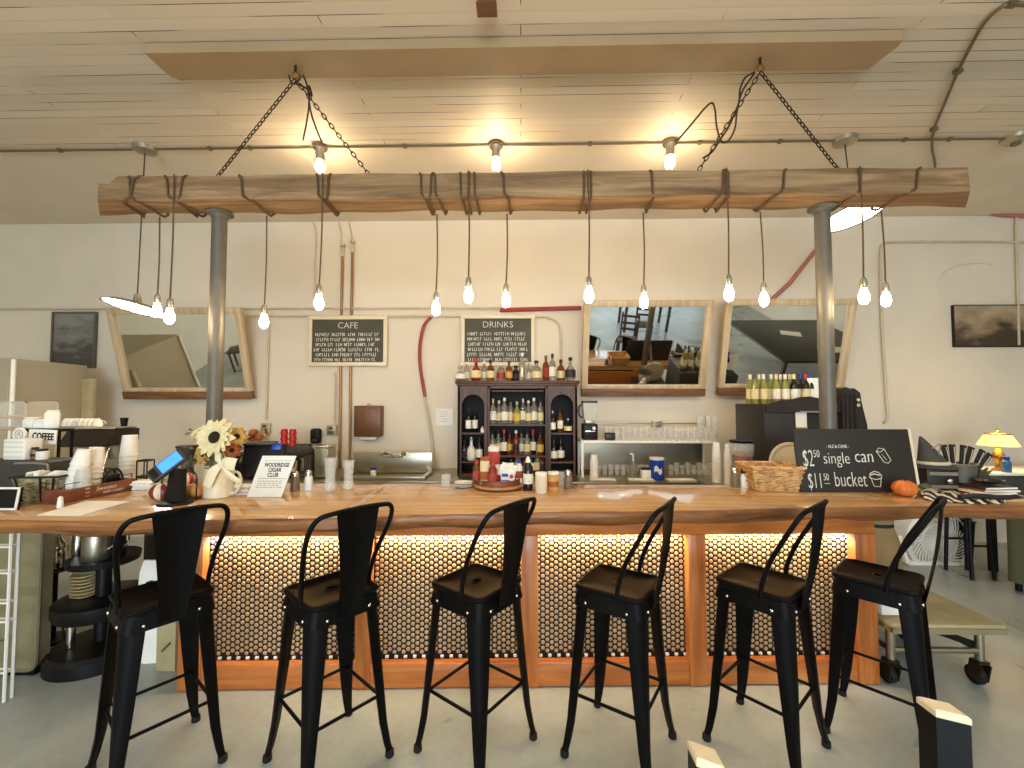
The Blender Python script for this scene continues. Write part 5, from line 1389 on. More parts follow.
for i, px in enumerate([511, 518, 525, 531, 537, 542]):
    h, r, g, l, c_, kd, ds = S3[i % 3]
    bottle(hb(px, z, -.03), '%s bottle on bottom middle shelf of the hutch, %s from sink side' % (ds, ORD[i]), h, r, g, l, c_, kd, group='bottles on the bottom middle shelf')
N1 = [(.26, .032, 'g_dark', 'l_white', 'ink', 'wine', 'dark white labelled')]
shelf_row([468.5, 475], 433, N1, 'upper niche shelf by the paper notice', 'bottles in the niche by the notice', -.06)
bottle(hb(482.5, ZatY(433, HYF) + .001, -.08), 'tiny white jar on the upper shelf of the niche by the paper notice', .065, .02, 'white', 'l_white', 'l_white', 'squat', 'tiny_jar', 'jar')
N2 = [(.22, .03, 'g_dark', 'l_black', 'ink', 'wine', 'slim dark'), (.25, .048, 'white', 'l_white', 'pipe_grey', 'flask', 'flared white'), (.25, .034, 'g_dark', 'l_white', 'ink', 'wine', 'dark white labelled')]
shelf_row([464.5, 471.5, 479.5], 462, N2, 'lower niche shelf by the paper notice', 'bottles in the niche by the notice', -.06)
N3 = [(.23, .034, 'g_dark', 'l_white', 'pipe_grey', 'spirit', 'dark pale labelled'), (.25, .034, 'g_amber', 'l_white', 'ink', 'wine', 'amber white labelled'), (.15, .036, 'g_dark', 'l_cream', 'pipe_grey', 'flask', 'small round dark')]
shelf_row([552.5, 560, 568], 433, N3, 'upper niche shelf by the blender', 'bottles in the niche by the blender', -.06)
N4 = [(.24, .04, 'g_dark', 'l_white', 'ink', 'spirit', 'dark broad labelled')]
shelf_row([553.5, 560.5], 462, N4, 'lower niche shelf by the blender', 'bottles in the niche by the blender', -.06)

# ------------------------------------------------------------------ glass shelf unit
GY = 4.5
x0, x1 = XatY(581, GY), XatY(716, GY); gw = x1 - x0; zs = ZatY(440.5, GY)
gs = thing('glass_rack', 'white metal rack with one long shelf of glasses on the back counter', 'rack', ((x0 + x1) / 2, GY + .16, BZ + .001))
MB().box(0, 0, zs - BZ - .014, gw, .32, .026, bevel=.004).build('shelf', 'white', gs)
for s in (-1, 1):
    for y in (-.145, .145): MB().box(s * (gw / 2 - .012), y, (zs - BZ - .028) / 2, .024, .024, zs - BZ - .03).build('leg', 'white', gs)
MB().box(0, .15, (zs - BZ) * .5, gw - .05, .01, zs - BZ - .08).build('back_panel', 'steel', gs)
MB().tube([(-gw / 2 + .18, .15, zs - BZ + .16), (gw / 2, .15, zs - BZ + .16)], .007, 6).build('rail', 'steel', gs)
def glassware(loc, r, h, label, group, name='tumbler', m='glass', proto={}):
    key = (r, h, m, name)
    if key in proto:
        o = proto[key].copy(); COL.objects.link(o); o.location = loc
    else:
        o = MB().lathe([(r * .78, 0), (r * .8, .003), (r, h), (r * .93, h), (r * .74, .012), (0, .01)], seg=14).build(name, m, None, loc); proto[key] = o
    return tag(o, label, 'glass', group)
k = 0
for row, dy in enumerate((.02, .095, .17, .24)):
    for i in range(17):
        px = 617 + i * 5.9 + 2.9 * (row % 2)
        if XatY(px, GY + dy) > x1 - .03: continue
        glassware((XatY(px, GY + dy), GY + dy, zs + .0005), .026, .095 if row < 2 else .125, 'clear tumbler in the packed rows on the long white shelf', 'tumblers on the white shelf')
for i in range(4):
    glassware((XatY(606 + i * 4.6, GY + .2), GY + .2, zs + .0005), .026, .13, 'tall clear glass in the cluster beside the small dark box on the white shelf', 'tall glasses by the dark box')
for i, px in enumerate((697, 706, 722, 730)):
    pass
for px, h in ((700, .25), (708.5, .25), (713.5, .24)):
    glassware((XatY(px, GY + .27), GY + .27, zs + .0005), .042, h, 'large clear glass standing highest at the wine end of the white shelf', 'large glasses on the white shelf', 'pint_glass')
t = thing('small_dark_box', 'small dark box on the white shelf between the blender and the glasses', 'box', (XatY(610, GY + .03), GY + .05, zs + .0005))
MB().box(0, 0, .035, .095, .07, .068, bevel=.005).build('box_body', 'ebony', t); MB().box(0, 0, .072, .1, .074, .008, bevel=.002).build('lid', 'ink', t)
# lower row
for i in range(9):
    glassware((XatY(598 + i * 6.1, GY + .16), GY + .16, BZ + .002), .034, .11, 'clear rounded glass under the white shelf, between the cup stack and the blue tin', 'glasses by the cup stack')
for i in range(8):
    glassware((XatY(670 + i * 5.6, GY + .16), GY + .16, BZ + .002), .03, .135 if i % 2 else .11, 'clear glass under the white shelf, past the blue tin', 'glasses past the blue tin')
for i, (px, dx) in enumerate(((602, .26), (640, .26), (680, .28))):
    t = thing('bar_mat', 'pale folded bar mat at the counter edge, %s' % ('below the white cup stack', 'in front of the blue tin', 'below the glasses past the blue tin')[i], 'mat', (XatY(px, 4.33), 4.34, BZ + .001))
    MB().box(0, 0, .008, dx, .1, .014, bevel=.004).build('mat_sheet', 'pipe_cream', t); MB().box(0, 0.005, .018, dx - .02, .08, .006, bevel=.002).build('mat_ridge', 'paper', t)
bt = thing('pump_bottle', 'clear pump bottle between the glasses under the white shelf', 'bottle', (XatY(633, GY + .02), GY + .04, BZ + .001))
MB().lathe([(.035, 0), (.038, .005), (.038, .12), (.015, .15), (.014, .17)], seg=14).build('bottle_body', 'g_clear', bt); MB().tube([(0, 0, .17), (0, 0, .235), (-.03, 0, .24)], .008, 6).build('pump', 'white', bt)
t = thing('blue_tin', 'bright blue tin with a white emblem under the white shelf', 'tin', (XatY(656.5, GY - .1), GY - .08, BZ + .001))
MB().lathe([(.068, 0), (.07, .004), (.07, .2)], seg=24).build('tin_body', 'blue', t); MB().lathe([(.072, .2), (.073, .205), (.073, .222), (0, .224)], seg=24).build('lid', 'white', t)
def wrap(u, v): a = -PI / 2 + (u - .5) * 1.1 - .1; return Vector((.0712 * math.cos(a), .0712 * math.sin(a), .075 + .055 * v + .02 * math.sin(u * PI * 2)))
MB().grid(wrap, 8, 3).build('emblem', 'l_white', t, solid=.0005)
t = thing('white_card_box', 'small white box beside the blue tin', 'box', (XatY(645, GY - .08), GY - .07, BZ + .001))
MB().box(0, 0, .05, .09, .07, .1, bevel=.004).build('box_body', 'paper', t); MB().box(0, 0, .105, .092, .072, .016, bevel=.003).build('lid', 'ink', t)
cup_stack('cup_stack', 'tall stack of white foam cups under the white shelf at the hutch end', (XatY(593.5, GY + .03), GY + .03, BZ + .001), .043, .235, 'foam', 9)
# blender
t = thing('bar_blender', 'bar blender with square clear jug on the white shelf beside the hutch', 'blender', (XatY(589.5, GY + .12), GY + .14, zs + .0005))
MB().box(0, 0, .085, .155, .16, .17, bevel=.014).build('base', 'black', t)
MB().box(0, -.082, .09, .11, .008, .015, bevel=.002).build('chrome_strip', 'chrome', t); MB().lathe([(.018, 0), (.018, .012), (0, .012)], seg=12, mtx=Matrix.Rotation(PI / 2, 4, 'X')).build('knob', 'white', t, loc=(.035, -.082, .125))
MB().box(0, 0, .19, .1, .1, .04, bevel=.006).build('collar', 'pipe_grey', t)
MB().rings([[(sx * w_, sy * w_, z) for sx, sy in ((-1, -1), (1, -1), (1, 1), (-1, 1))] for z, w_ in ((.205, .058), (.39, .078), (.39, .072), (.21, .052))]).build('jug', 'clear_plastic', t)
MB().box(0, 0, .4, .155, .155, .025, bevel=.008).build('lid', 'dark_grey', t)
MB().tube(spread([(-.075, 0, .37), (-.11, 0, .35), (-.11, 0, .26), (-.065, 0, .23)], 4), .01, 6).build('handle', 'dark_grey', t)
# foam cups and bean grinder at the wine end
x0, x1 = XatY(718.5, BF), XatY(742, BF)
t = thing('service_stand', 'narrow dark stand with steel top under the foam cups and bean grinder', 'stand', (XatY(734, 3.65), 3.72, 0))
SZ = .9
MB().box(0, 0, SZ - .015, .38, .5, .03, bevel=.004).build('worktop', 'steel', t); MB().box(0, .01, SZ / 2 - .02, .35, .46, SZ - .06).build('stand_body', 'dark_grey', t)
MB().box(0, -.225, .45, .3, .014, .6, bevel=.004).build('door', 'dark_grey', t)
g0 = (719.5, 726.5)
for i, px in enumerate(g0):
    cup_stack('cup_stack', 'tall stack of white foam cups %s' % ('touching the end of the white shelf', 'beside the bean grinder')[i], (XatY(px, 3.78), 3.86 - .1 * i, SZ + .001), .036, .345, 'foam', 12)
t = thing('bean_grinder', 'coffee bean grinder with clear round hopper beside the black cabinet', 'coffee grinder', (XatY(741, 3.62), 3.62, SZ + .001))
t.scale = (.86, .86, .86)
MB().box(0, 0, .11, .15, .19, .2, bevel=.02).build('grinder_body', 'steel', t)
MB().box(0, -.03, .02, .16, .22, .03, bevel=.006).build('base', 'black', t)
MB().lathe([(.05, .21), (.06, .235), (.09, .25), (0, .255)], seg=20).build('collar', 'black', t)
MB().lathe([(.075, .25), (.105, .33), (.108, .40), (.10, .43), (.095, .43), (.1, .39), (.07, .255)], seg=22).build('hopper', 'glass', t)
MB().lathe([(.07, .256), (.09, .31), (.05, .345), (0, .35)], seg=16).build('coffee_beans', 'petal_rust', t)
MB().lathe([(.108, .43), (.112, .436), (.112, .452), (0, .46)], seg=22).build('lid', 'black', t)

# ------------------------------------------------------------------ black cabinet with wine bottles
KY = 3.75
x0, x1 = XatY(764, KY), XatY(858, KY); kw = x1 - x0; zt = ZatY(404, KY)
t = thing('black_cabinet', 'tall almost black wooden cabinet with carved scroll top behind the price sign', 'cabinet', ((x0 + x1) / 2, KY + .25, 0))
kb = MB(); kb.box(-.02, 0, zt / 2, kw - .04, .5, zt, bevel=.004); kb.build('cabinet_body', 'ebony', t)
def kx(px): return XatY(px, KY) - (x0 + x1) / 2
crest = [(765, 404.5), (772, 402), (778, 400.5), (785, 400), (792, 399), (800, 397), (808, 396.5), (816, 398), (824, 401), (832, 402), (838, 402), (838, 412), (765, 412)]
poly = [(kx(a), ZatY(b, KY)) for a, b in crest]
m_ = MB(); m_.prism(poly, .252, .275, Matrix.Rotation(PI / 2, 4, 'X')); m_.build('crest', 'ebony', t)
scr = [(838, 428), (838, 389), (842, 387.5), (848, 389.5), (850, 388.5), (856, 393), (857, 402), (862, 425), (862, 436), (838, 436)]
m_ = MB(); m_.prism([(kx(a), ZatY(b, KY)) for a, b in scr], .20, .30, Matrix.Rotation(PI / 2, 4, 'X')); m_.build('scroll_bracket', 'ebony', t)
fl = MB()
for px in (841, 845.5, 850): fl.box(kx(px), -.302, (ZatY(394, KY) + ZatY(430, KY)) / 2, .012, .01, ZatY(394, KY) - ZatY(430, KY))
fl.build('fluting', 'niche', t)
for py in (400, 405): MB().ball((kx(853.5), -.305, ZatY(py, KY)), .015, 1, .5, 1).build('stud', 'pipe_cream', t)
MB().box(kx(814), -.27, ZatY(411.5, KY), kx(832) - kx(796), .06, .012).build('ledge', 'pipe_grey', t)
MB().box(kx(826), -.257, ZatY(420, KY), .02, .008, .15).build('door_edge', 'niche', t)
o = thing('white_note', 'white card standing under the ledge on the black cabinet', 'card', (XatY(802, KY - .03), KY - .012, ZatY(419.5, KY)))
MB().box(0, 0, 0, XatY(807.5, KY) - XatY(796.8, KY), .008, ZatY(412, KY) - ZatY(427.5, KY)).build('card', 'paper', o); MB().box(0, .0, -.0685, .1, .02, .01).build('clip', 'pipe_grey', o)
wz = zt + .001
wl = [(750.5, 'g_green', 'l_cream', 'l_white'), (755, 'g_green', 'l_cream', 'green'), (759.5, 'g_green', 'l_white', 'l_white'), (764, 'g_green', 'l_cream', 'l_white'), (771.5, 'g_green', 'l_cream', 'l_white'), (776.5, 'g_green', 'l_white', 'l_cream'), (781, 'g_green', 'l_cream', 'l_white'), (785.5, 'g_green', 'l_white', 'l_white'), (790.5, 'g_green', 'l_cream', 'l_white'), (794.5, 'g_dark', 'l_white', 'l_cream'), (801, 'g_dark', 'l_white', 'blue'), (806, 'g_dark', 'l_cream', 'red_cup'), (810.5, 'g_dark', 'l_white', 'blue')]
for i, (px, g, l, c_) in enumerate(wl):
    Yw = KY + (.30 if i % 2 else .36)
    bottle((XatY(px, Yw), Yw, wz), '%s wine bottle with %s neck on black cabinet, %s from glass shelf end' % ('pale green' if g == 'g_green' else 'dark', {'l_white': 'white', 'l_cream': 'cream', 'green': 'green', 'blue': 'blue', 'red_cup': 'red'}[c_], ORD[i]), .275, .034, g, l, c_, 'wine', 'wine_bottle', group='wine bottles on the black cabinet')
Yw = KY + .3
t = thing('white_menu', 'white paper leaning among the last wine bottles beside the pole', 'paper', (XatY(821, Yw), Yw + .02, wz + .002), rot=(R(-6), 0, 0))
MB().prism([(-.03, 0), (.09, 0), (.09, .24), (-.1, .24)], -.002, .002, Matrix.Rotation(PI / 2, 4, 'X')).build('sheet', 'paper', t)
# round white plate showing behind the basket
p = onY(793, 465, 3.3)
t = thing('round_tray', 'round pale metal tray standing on edge behind the wicker basket', 'tray', (p.x, 3.3, p.z - .17), rot=(R(-8), 0, 0))
MB().lathe([(.165, 0), (.17, .004), (.17, .012), (.15, .012), (.14, .004), (0, .004)], seg=32, mtx=Matrix.Translation((0, 0, .17)) @ Matrix.Rotation(PI / 2, 4, 'X')).build('disc', 'cream', t)
pl_z = p.z - .17
t = thing('service_shelf', 'low dark shelf behind the bar holding up the round tray', 'shelf', (p.x - .05, 3.32, 0))
MB().box(0, 0, pl_z - .015, .5, .3, .03, bevel=.004).build('shelf_board', 'ebony', t)
for sx in (-1, 1): MB().box(sx * .22, 0, (pl_z - .03) / 2, .03, .3, pl_z - .031).build('side_panel', 'ebony', t)
# ================================================================== coffee end: refrigerator, rack, stand
fa, fb = onY(10, 358, 3.85), onY(88, 366, 4.72)
zf = fa.z
t = thing('tall_refrigerator', 'tall pale steel refrigerator standing side on at the coffee end', 'refrigerator', (-4.95, 4.28, 0))
m_ = MB(); m_.rings([[(fa.x + 4.95, -.43, z), (fb.x + 4.95, .43, z), (-.55, .43, z), (-.55, -.43, z)] for z in (.08, zf)]); m_.build('cabinet_body', 'steel_matt', t)
MB().cyl((fa.x + 4.95 + .012, -.41, .3), (fa.x + 4.95 + .012, -.41, zf - .01), .018).build('door_edge', 'white', t)
MB().box(fb.x + 4.95 + .06, .40, zf / 2 - .05, .13, .05, zf - .2, bevel=.004).build('side_trim', 'olive_board', t)
for sx in (-.4, .2):
    for sy in (-.35, .35): MB().cyl((sx, sy, 0), (sx, sy, .08), .03).build('foot', 'black', t)
dk = MB(); dk.box(-.18, -.434, zf * .6, .5, .01, .6, bevel=.003); dk.build('glass_door', 'niche', t)
MB().box(-.03, -.445, zf * .55, .03, .02, .8, bevel=.006).build('handle', 'white', t)
# stainless container at the end of the bar
sx0, sx1 = XatR(-60, 600, 2.55), XatR(44, 600, 2.55)
t = thing('steel_cart', 'stainless steel cart with rounded side under the coffee end of the bar', 'cart', ((sx0 + sx1) / 2, 2.56, 0))
sw = sx1 - sx0
def rrect(x0, x1, z0, z1, r, n=5):
    out = []
    for cx, cz, a0 in ((x1 - r, z1 - r, 0), (x0 + r, z1 - r, 90), (x0 + r, z0 + r, 180), (x1 - r, z0 + r, 270)):
        for k in range(n + 1): a = R(a0 + 90 * k / n); out.append((cx + r * math.cos(a), cz + r * math.sin(a)))
    return out
m_ = MB(); m_.prism(rrect(-sw / 2, sw / 2, .035, .95, .06), -.035, .035, Matrix.Rotation(PI / 2, 4, 'X')); m_.build('cart_body', 'olive_metal', t)
m_ = MB(); m_.tube([Vector((x, -.037, z)) for x, z in rrect(-sw / 2, sw / 2, .035, .95, .06)], .009, 6, closed=True); m_.build('edge_trim', 'pipe_grey', t)
MB().box(0, 0, .022, sw - .04, .06, .044, bevel=.01).build('base', 'black', t)
MB().tube(spread([(.02, -.04, .2), (.12, -.05, .21), (.18, -.05, .235)], 4), .006, 6).build('handle', 'steel', t)
# white wire rack
p = onZ(4, 702, 0)
t = thing('wire_rack', 'white wire rack with thin uprights at the very edge under the bar', 'rack', (p.x - .15, p.y + .0, 0))
m_ = MB()
for x in (-.15, .0, .15):
    for y in (0, .035): m_.cyl((x, y, 0), (x, y, .93), .008 if x != 0 else .005, seg=6)
m_.build('upright', 'white', t)
for z in (.15, .42, .52, .68, .82):
    s = MB(); s.tube([(-.15, 0, z), (.15, 0, z), (.15, .035, z), (-.15, .035, z)], .006, 6, closed=True)
    for k in range(5): s.cyl((-.1 + .05 * k, 0, z), (-.1 + .05 * k, .035, z), .003, seg=5)
    s.build('wire_shelf', 'white', t)
# three tier black stand with pitchers and plates
c = onZ(101, 656, 0)
zm, zt_ = .385, .63
t = thing('tier_stand', 'black three tier round stand behind the first bar stool carrying plates and steel pitchers', 'stand', (c.x, c.y, 0))
rb_ = 41 * c.y / FPX
MB().lathe([(rb_, 0), (rb_, .075), (rb_ * .92, .10), (.07, .11), (0, .11)], seg=36).build('base', 'black', t)
MB().cyl((0, 0, .1), (0, 0, zt_ - .03), .04, seg=16).build('post', 'black', t)
MB().cyl((-.095, -.1, .11), (-.095, -.1, zm - .1), .022, seg=14).build('chrome_post', 'chrome', t)
MB().tube(spread([(-.16, -.06, zm - .09), (-.17, -.08, zm - .16), (-.14, -.09, .15), (-.1, -.12, .115)], 4), .007, 6).build('hose', 'black', t)
MB().lathe([(rb_ * .6, zm - .105), (rb_ * .86, zm - .095), (rb_ * .9, zm - .07), (rb_ * .9, zm - .008), (rb_ * .85, zm), (0, zm)], seg=36).build('tray', 'black', t)
MB().lathe([(rb_ * .5, zt_ - .05), (rb_ * .68, zt_ - .04), (rb_ * .7, zt_), (0, zt_)], seg=36).build('tray', 'black', t)
MB().tube(spread([(-rb_ * .95, -.1, .05), (-rb_ * 1.15, -.06, .03), (-rb_ * 1.35, -.0, .01), (-rb_ * 1.1, -.1, .01), (-rb_ * .9, -.15, .04)], 4), .009, 6).build('cable', 'black', t)
q = Vector((XatR(90, 588, c.y), c.y, zm))
for k in range(7):
    o = MB().lathe([(.04, .0), (.070 + .003 * (k % 2), .016), (.073 + .003 * (k % 2), .02), (.068, .019), (.04, .006), (0, .006)], seg=24).build('plate', 'l_cream', None, (q.x + .0, q.y - .03, zm + .0005 + k * .0205))
    tag(o, 'cream plate in the pile on the middle tier of the black stand', 'plate', 'plates on the black stand')
def pitcher(px, dy, h, r, m, label):
    Y = c.y + dy; t = thing('steel_pitcher', label, 'pitcher', (XatR(px, 558, Y), Y, zt_ + .0005))
    MB().lathe([(r * .95, 0), (r, .006), (r * .96, h * .5), (r * .75, h * .8), (r * .78, h), (r * .7, h), (r * .66, h * .8), (0, h * .78)], seg=22).build('pitcher_body', m, t)
    MB().tube(spread([(r * .75, 0, h * .9), (r * 1.5, 0, h * .85), (r * 1.5, 0, h * .4), (r * .95, 0, h * .25)], 4), .008, 6).build('handle', 'chrome', t)
    return t
pitcher(78, .0, .2, .04, 'chrome', 'slim chrome pitcher on the top tier of the black stand')
pitcher(97, -.06, .24, .075, 'steel', 'large steel pitcher on the top tier of the black stand')
pitcher(117, .0, .22, .045, 'black', 'black jug on the top tier of the black stand')
t = thing('steel_canister', 'ridged steel canister under the bar beside the steel cart', 'canister', (XatR(56, 560, 2.9), 2.9, 0))
z0, z1 = ZatY(577, 2.85), ZatY(541, 2.85)
t.location.z = 0
MB().cyl((0, 0, 0), (0, 0, .02), .1, seg=20).cyl((0, 0, .02), (0, 0, z0), .015, seg=10).lathe([(.02, z0 - .02), (.075, z0 - .005), (.08, z0)], seg=20).build('stand', 'black', t)
MB().lathe([(.045, z0), (.05, z0 + .01), (.05, z0 + .12), (.042, z0 + .14), (.05, z0 + .15), (.05, z0 + .17), (.03, z0 + .2), (.02, z1), (0, z1)], seg=20).build('can_body', 'chrome', t)
x0, x1, z0, z1 = bxz(122, 160, 536, 558, 3.0)
t = thing('brown_box', 'brown cardboard box tucked under the bar behind the first stool', 'box', ((x0 + x1) / 2 - .02, 3.38, 0))
MB().box(0, 0, .3, x1 - x0, .28, .6, bevel=.004).build('lower_box', 'ebony', t)
MB().box(0, 0, .6 + (z1 + .03 - .6) / 2, x1 - x0, .28, z1 + .03 - .6, bevel=.004).build('upper_box', 'cardboard', t)
MB().box(0, -.142, .72, .2, .003, .03).build('tape', 'olive_board', t)
x0, x1, z0, z1 = bxz(141, 159, 564, 590, 2.7)
t = thing('white_bag', 'white printed paper bag slumped behind the first stool', 'bag', ((x0 + x1) / 2 + .055, 2.72, 0))
m_ = MB(); m_.rings([[(sx * w_, sy * .045 * k_, z) for sx, sy in ((-1, -1), (0, -1.3), (1, -1), (1, 1), (0, 1.2), (-1, 1))] for z, w_, k_ in ((.0, .08, 1), (z1 * .5, .078, 1.1), (z1 * .9, .07, .8), (z1, .072, .15))]); m_.build('bag_body', 'paper', t)
pm = MB()
for k in range(6): pm.ball((random.uniform(-.04, .04), -.054, z1 * .72 + random.uniform(-.07, .07)), .015, 1.3, .25, .8, 8, 5)
pm.build('dark_print', 'ink', t)
x0, x1, z0, z1 = bxz(160, 178.5, 616, 661, 2.62)
t = thing('olive_board', 'pale olive board standing on the floor at the open end of the bar', 'board', ((x0 + x1) / 2 + .05, 2.62, 0))
MB().box(0, 0, .46, x1 - x0, .06, .92, bevel=.004).build('board_sheet', 'olive_board', t); MB().cyl((-.02, -.032, .12), (.03, -.034, .17), .006).build('scuff_strip', 'pipe_dark', t)

# ================================================================== sign end: cart, fan, table, clutter
p = onZ(977, 690, 0)
CYF = p.y
zc = ZatY(622, CYF, 960)
xr_, xl_ = XatY(990, CYF), XatY(880, CYF)
t = thing('platform_cart', 'low olive topped platform cart on casters beyond the last stool', 'cart', ((xl_ + xr_) / 2, CYF, 0))
cw = xr_ - xl_
dp_ = .62
MB().box(0, dp_ / 2 - .03, zc - .012, cw, dp_, .022, bevel=.003).build('platform', 'olive_board', t)
rm = MB(); rm.box(0, -.03, zc - .035, cw, .02, .03).box(cw / 2 - .01, dp_ / 2 - .03, zc - .035, .02, dp_, .03).box(-cw / 2 + .01, dp_ / 2 - .03, zc - .035, .02, dp_, .03)
rm.build('edge_band', 'olive_metal', t)
zb_ = .2
for sx in (-.44, .36):
    for y in (.03, dp_ - .12):
        lg = MB().cyl((sx * cw, y, .15), (sx * cw, y, zc - .03), .022, seg=12).build('leg', 'steel', t)
        MB().cyl((sx * cw - .012, y + .03, .05), (sx * cw + .018, y + .03, .05), .05, seg=18).build('wheel', 'rubber', lg)
        MB().box(sx * cw - .022, y + .01, .085, .008, .07, .1, rot=(.2, 0, 0)).box(sx * cw + .028, y + .01, .085, .008, .07, .1, rot=(.2, 0, 0)).box(sx * cw, y, .14, .06, .05, .016).build('caster_fork', 'iron', lg)
fb_ = MB()
for y in (.03, dp_ - .12): fb_.cyl((-.44 * cw, y, zb_), (.36 * cw, y, zb_), .016)
for sx in (-.44, .36): fb_.cyl((sx * cw, .03, zb_), (sx * cw, dp_ - .12, zb_), .016)
fb_.build('frame_bar', 'steel', t)
MB().tube([(-.1, .05, zc - .04), (.36 * cw, .05, zb_ + .02)], .018, 6).build('brace', 'black', t)
o = thing('white_parcel', 'white parcel lying on the platform cart behind the last stool', 'parcel', ((xl_ + xr_) / 2 - cw * .37, CYF + .15, zc + .001))
MB().box(0, 0, .06, .14, .2, .12, bevel=.02).build('parcel_body', 'paper', o); MB().box(.02, -.102, .07, .05, .003, .03).build('printed_mark', 'ink', o)

# floor fan
p = onZ(929, 565, 0); fy = p.y + .1
zc_f = ZatY(538, fy, 929); rf = 29.5 * fy / FPX
t = thing('floor_fan', 'white drum floor fan with spiral grille on the floor past the end of the bar', 'fan', (XatR(929, 540, fy), fy, 0))
MX = Matrix.Translation((0, 0, zc_f)) @ Matrix.Rotation(PI / 2, 4, 'X')
MB().lathe([(rf * .9, -.1), (rf, -.08), (rf, .09), (rf * .93, .115), (rf * .9, .11), (rf * .9, -.08)], seg=48, mtx=MX).build('drum', 'white', t)
g = MB()
for k in range(38):
    P = []
    for j in range(7):
        rr = rf * (.18 + .74 * j / 6); a = 2 * PI * k / 38 + 1.0 * (j / 6)
        P.append(MX @ Vector((rr * math.cos(a), rr * math.sin(a), .118 - .02 * (j / 6) ** 2)))
    g.tube(P, .0065, 5)
for q in (.2, .55, .92): g.tube([MX @ Vector((rf * q * math.cos(2 * PI * j / 40), rf * q * math.sin(2 * PI * j / 40), .116)) for j in range(40)], .005, 5, closed=True)
g.build('grille', 'white', t)
MB().lathe([(0, .1), (rf * .19, .105), (rf * .17, .125), (0, .13)], seg=24, mtx=MX).build('hub_cap', 'white', t)
MB().lathe([(0, .03), (rf * .93, .03), (rf * .93, .042), (0, .042)], seg=40, mtx=MX).build('back_panel', 'white', t)  # white disc added behind the grille to lighten the dark drum inside
fbl = MB()
for k in range(5):
    a0 = 2 * PI * k / 5
    def fn(u, v, a0=a0): rr = rf * (.15 + .7 * u); a = a0 + .9 * (v - .5); return MX @ Vector((rr * math.cos(a), rr * math.sin(a), .072 + .03 * (v - .5)))
    fbl.grid(fn, 4, 4)
fbl.build('blade', 'pipe_cream', t, solid=.003)
st2 = MB(); st2.box(0, 0, .018, rf * 2.05, .26, .036, bevel=.01)
for s in (-1, 1): st2.rings([[(s * (rf * 1.03) - .015, y * .1 * k, z) for y in (-1, 1)] + [(s * (rf * 1.03) + .015, y * .1 * k, z) for y in (1, -1)] for z, k in ((.02, 1.2), (zc_f + .03, .35))])
st2.build('stand', 'white', t)
for s in (-1,): MB().cyl((s * rf * 1.05, 0, zc_f), (s * rf * 1.12, 0, zc_f), .035).build('tilt_knob', 'black', t)

# brown sack, waste bin
x0, x1, z0, z1 = bxz(879, 903, 517, 556, 3.7)
t = thing('brown_sack', 'brown sack on the floor between the bar and the floor fan', 'sack', (XatR(888, 540, 3.7), 3.8, 0))
MB().lathe([(.10, 0), (.16, .03), (.17, .2), (.155, .42), (.11, .56), (.12, .62), (0, .6)], seg=18, sy=.8).build('sack_body', 'cardboard', t); MB().lathe([(.112, .54), (.118, .56), (.112, .58)], seg=18, sy=.8).build('tie', 'ink', t)
t = thing('folding_chair', 'dark folded chair leaning between the end of the bar and the brown sack', 'chair', (XatY(868, 3.4), 3.5, 0))
for sx in (-.06, .06):
    MB().tube([(sx, 0, 0), (sx + .01, .12, .9)], .014, 6).build('leg', 'black', t)
MB().box(.005, .07, .62, .14, .02, .3, rot=(R(-8), 0, 0), bevel=.006).build('seat', 'black', t); MB().box(.01, .1, .84, .14, .016, .14, rot=(R(-8), 0, 0), bevel=.006).build('backrest', 'black', t)
x0, x1, z0, z1 = bxz(958, 968, 530, 566, 4.2)
t = thing('waste_bin', 'narrow black waste bin on the floor beside the fan', 'bin', (XatR(966, 545, 4.4), 4.45, 0))
MB().rings([[(sx * w_, sy * w_, z) for sx, sy in ((-1, -1), (1, -1), (1, 1), (-1, 1))] for z, w_ in ((0, .055), (.42, .075), (.42, .065), (.02, .045))]).build('bin_body', 'black', t); MB().tube([(s1 * .076, s2 * .076, .42) for s1, s2 in ((-1, -1), (1, -1), (1, 1), (-1, 1))], .008, 6, closed=True).build('rim', 'dark_grey', t)

# side table with lamp past the bar
TY = 4.2; tz = ZatY(473, TY, 1000)
tx0, tx1 = XatY(985, TY), XatY(1120, TY)
t = thing('side_cabinet', 'grey cabinet with white top past the end of the bar under the lit lamp', 'cabinet', ((tx0 + tx1) / 2, TY + .22, 0))
MB().box(0, 0, tz - .012, tx1 - tx0, .46, .024, bevel=.004).build('cabinet_top', 'white', t)
MB().box(0.02, .02, tz - .15, tx1 - tx0 - .06, .40, .25, bevel=.004).build('drawer_case', 'grey_fabric', t)
for sx in (-1, 1):
    for sy in (-.17, .19): MB().box(sx * ((tx1 - tx0) / 2 - .06), sy, (tz - .27) / 2, .05, .05, tz - .272).build('leg', 'black', t)
def lam(px): return XatY(px - 3, TY + .15)
t = thing('table_lamp', 'lit table lamp with pleated cream shade on the grey cabinet', 'lamp', (lam(999), TY + .15, tz + .001))
hl = ZatY(433, TY + .15, 999) - tz
MB().lathe([(.055, 0), (.055, .012), (.03, .025), (.022, .06), (.03, .08), (.05, .12), (.05, .15), (.026, .19), (.018, .22), (.026, .235), (.018, .25), (.014, hl * .7), (0, hl * .7)], seg=20).build('base', 'brass', t)
sh_ = [[], []]
h0, h1 = hl * .66, hl * .97
rs = []
for z, r in ((h0, .205), (h0 + (h1 - h0) * .5, .165), (h1, .125)):
    rs.append([(r * .72 * (1 + .018 * (-1) ** j) * math.cos(2 * PI * j / 64), r * .72 * (1 + .018 * (-1) ** j) * math.sin(2 * PI * j / 64), z) for j in range(64)])
MB().rings(rs, cap0=False, cap1=False).build('lamp_shade', 'shade', t, solid=.002, sharp=20)
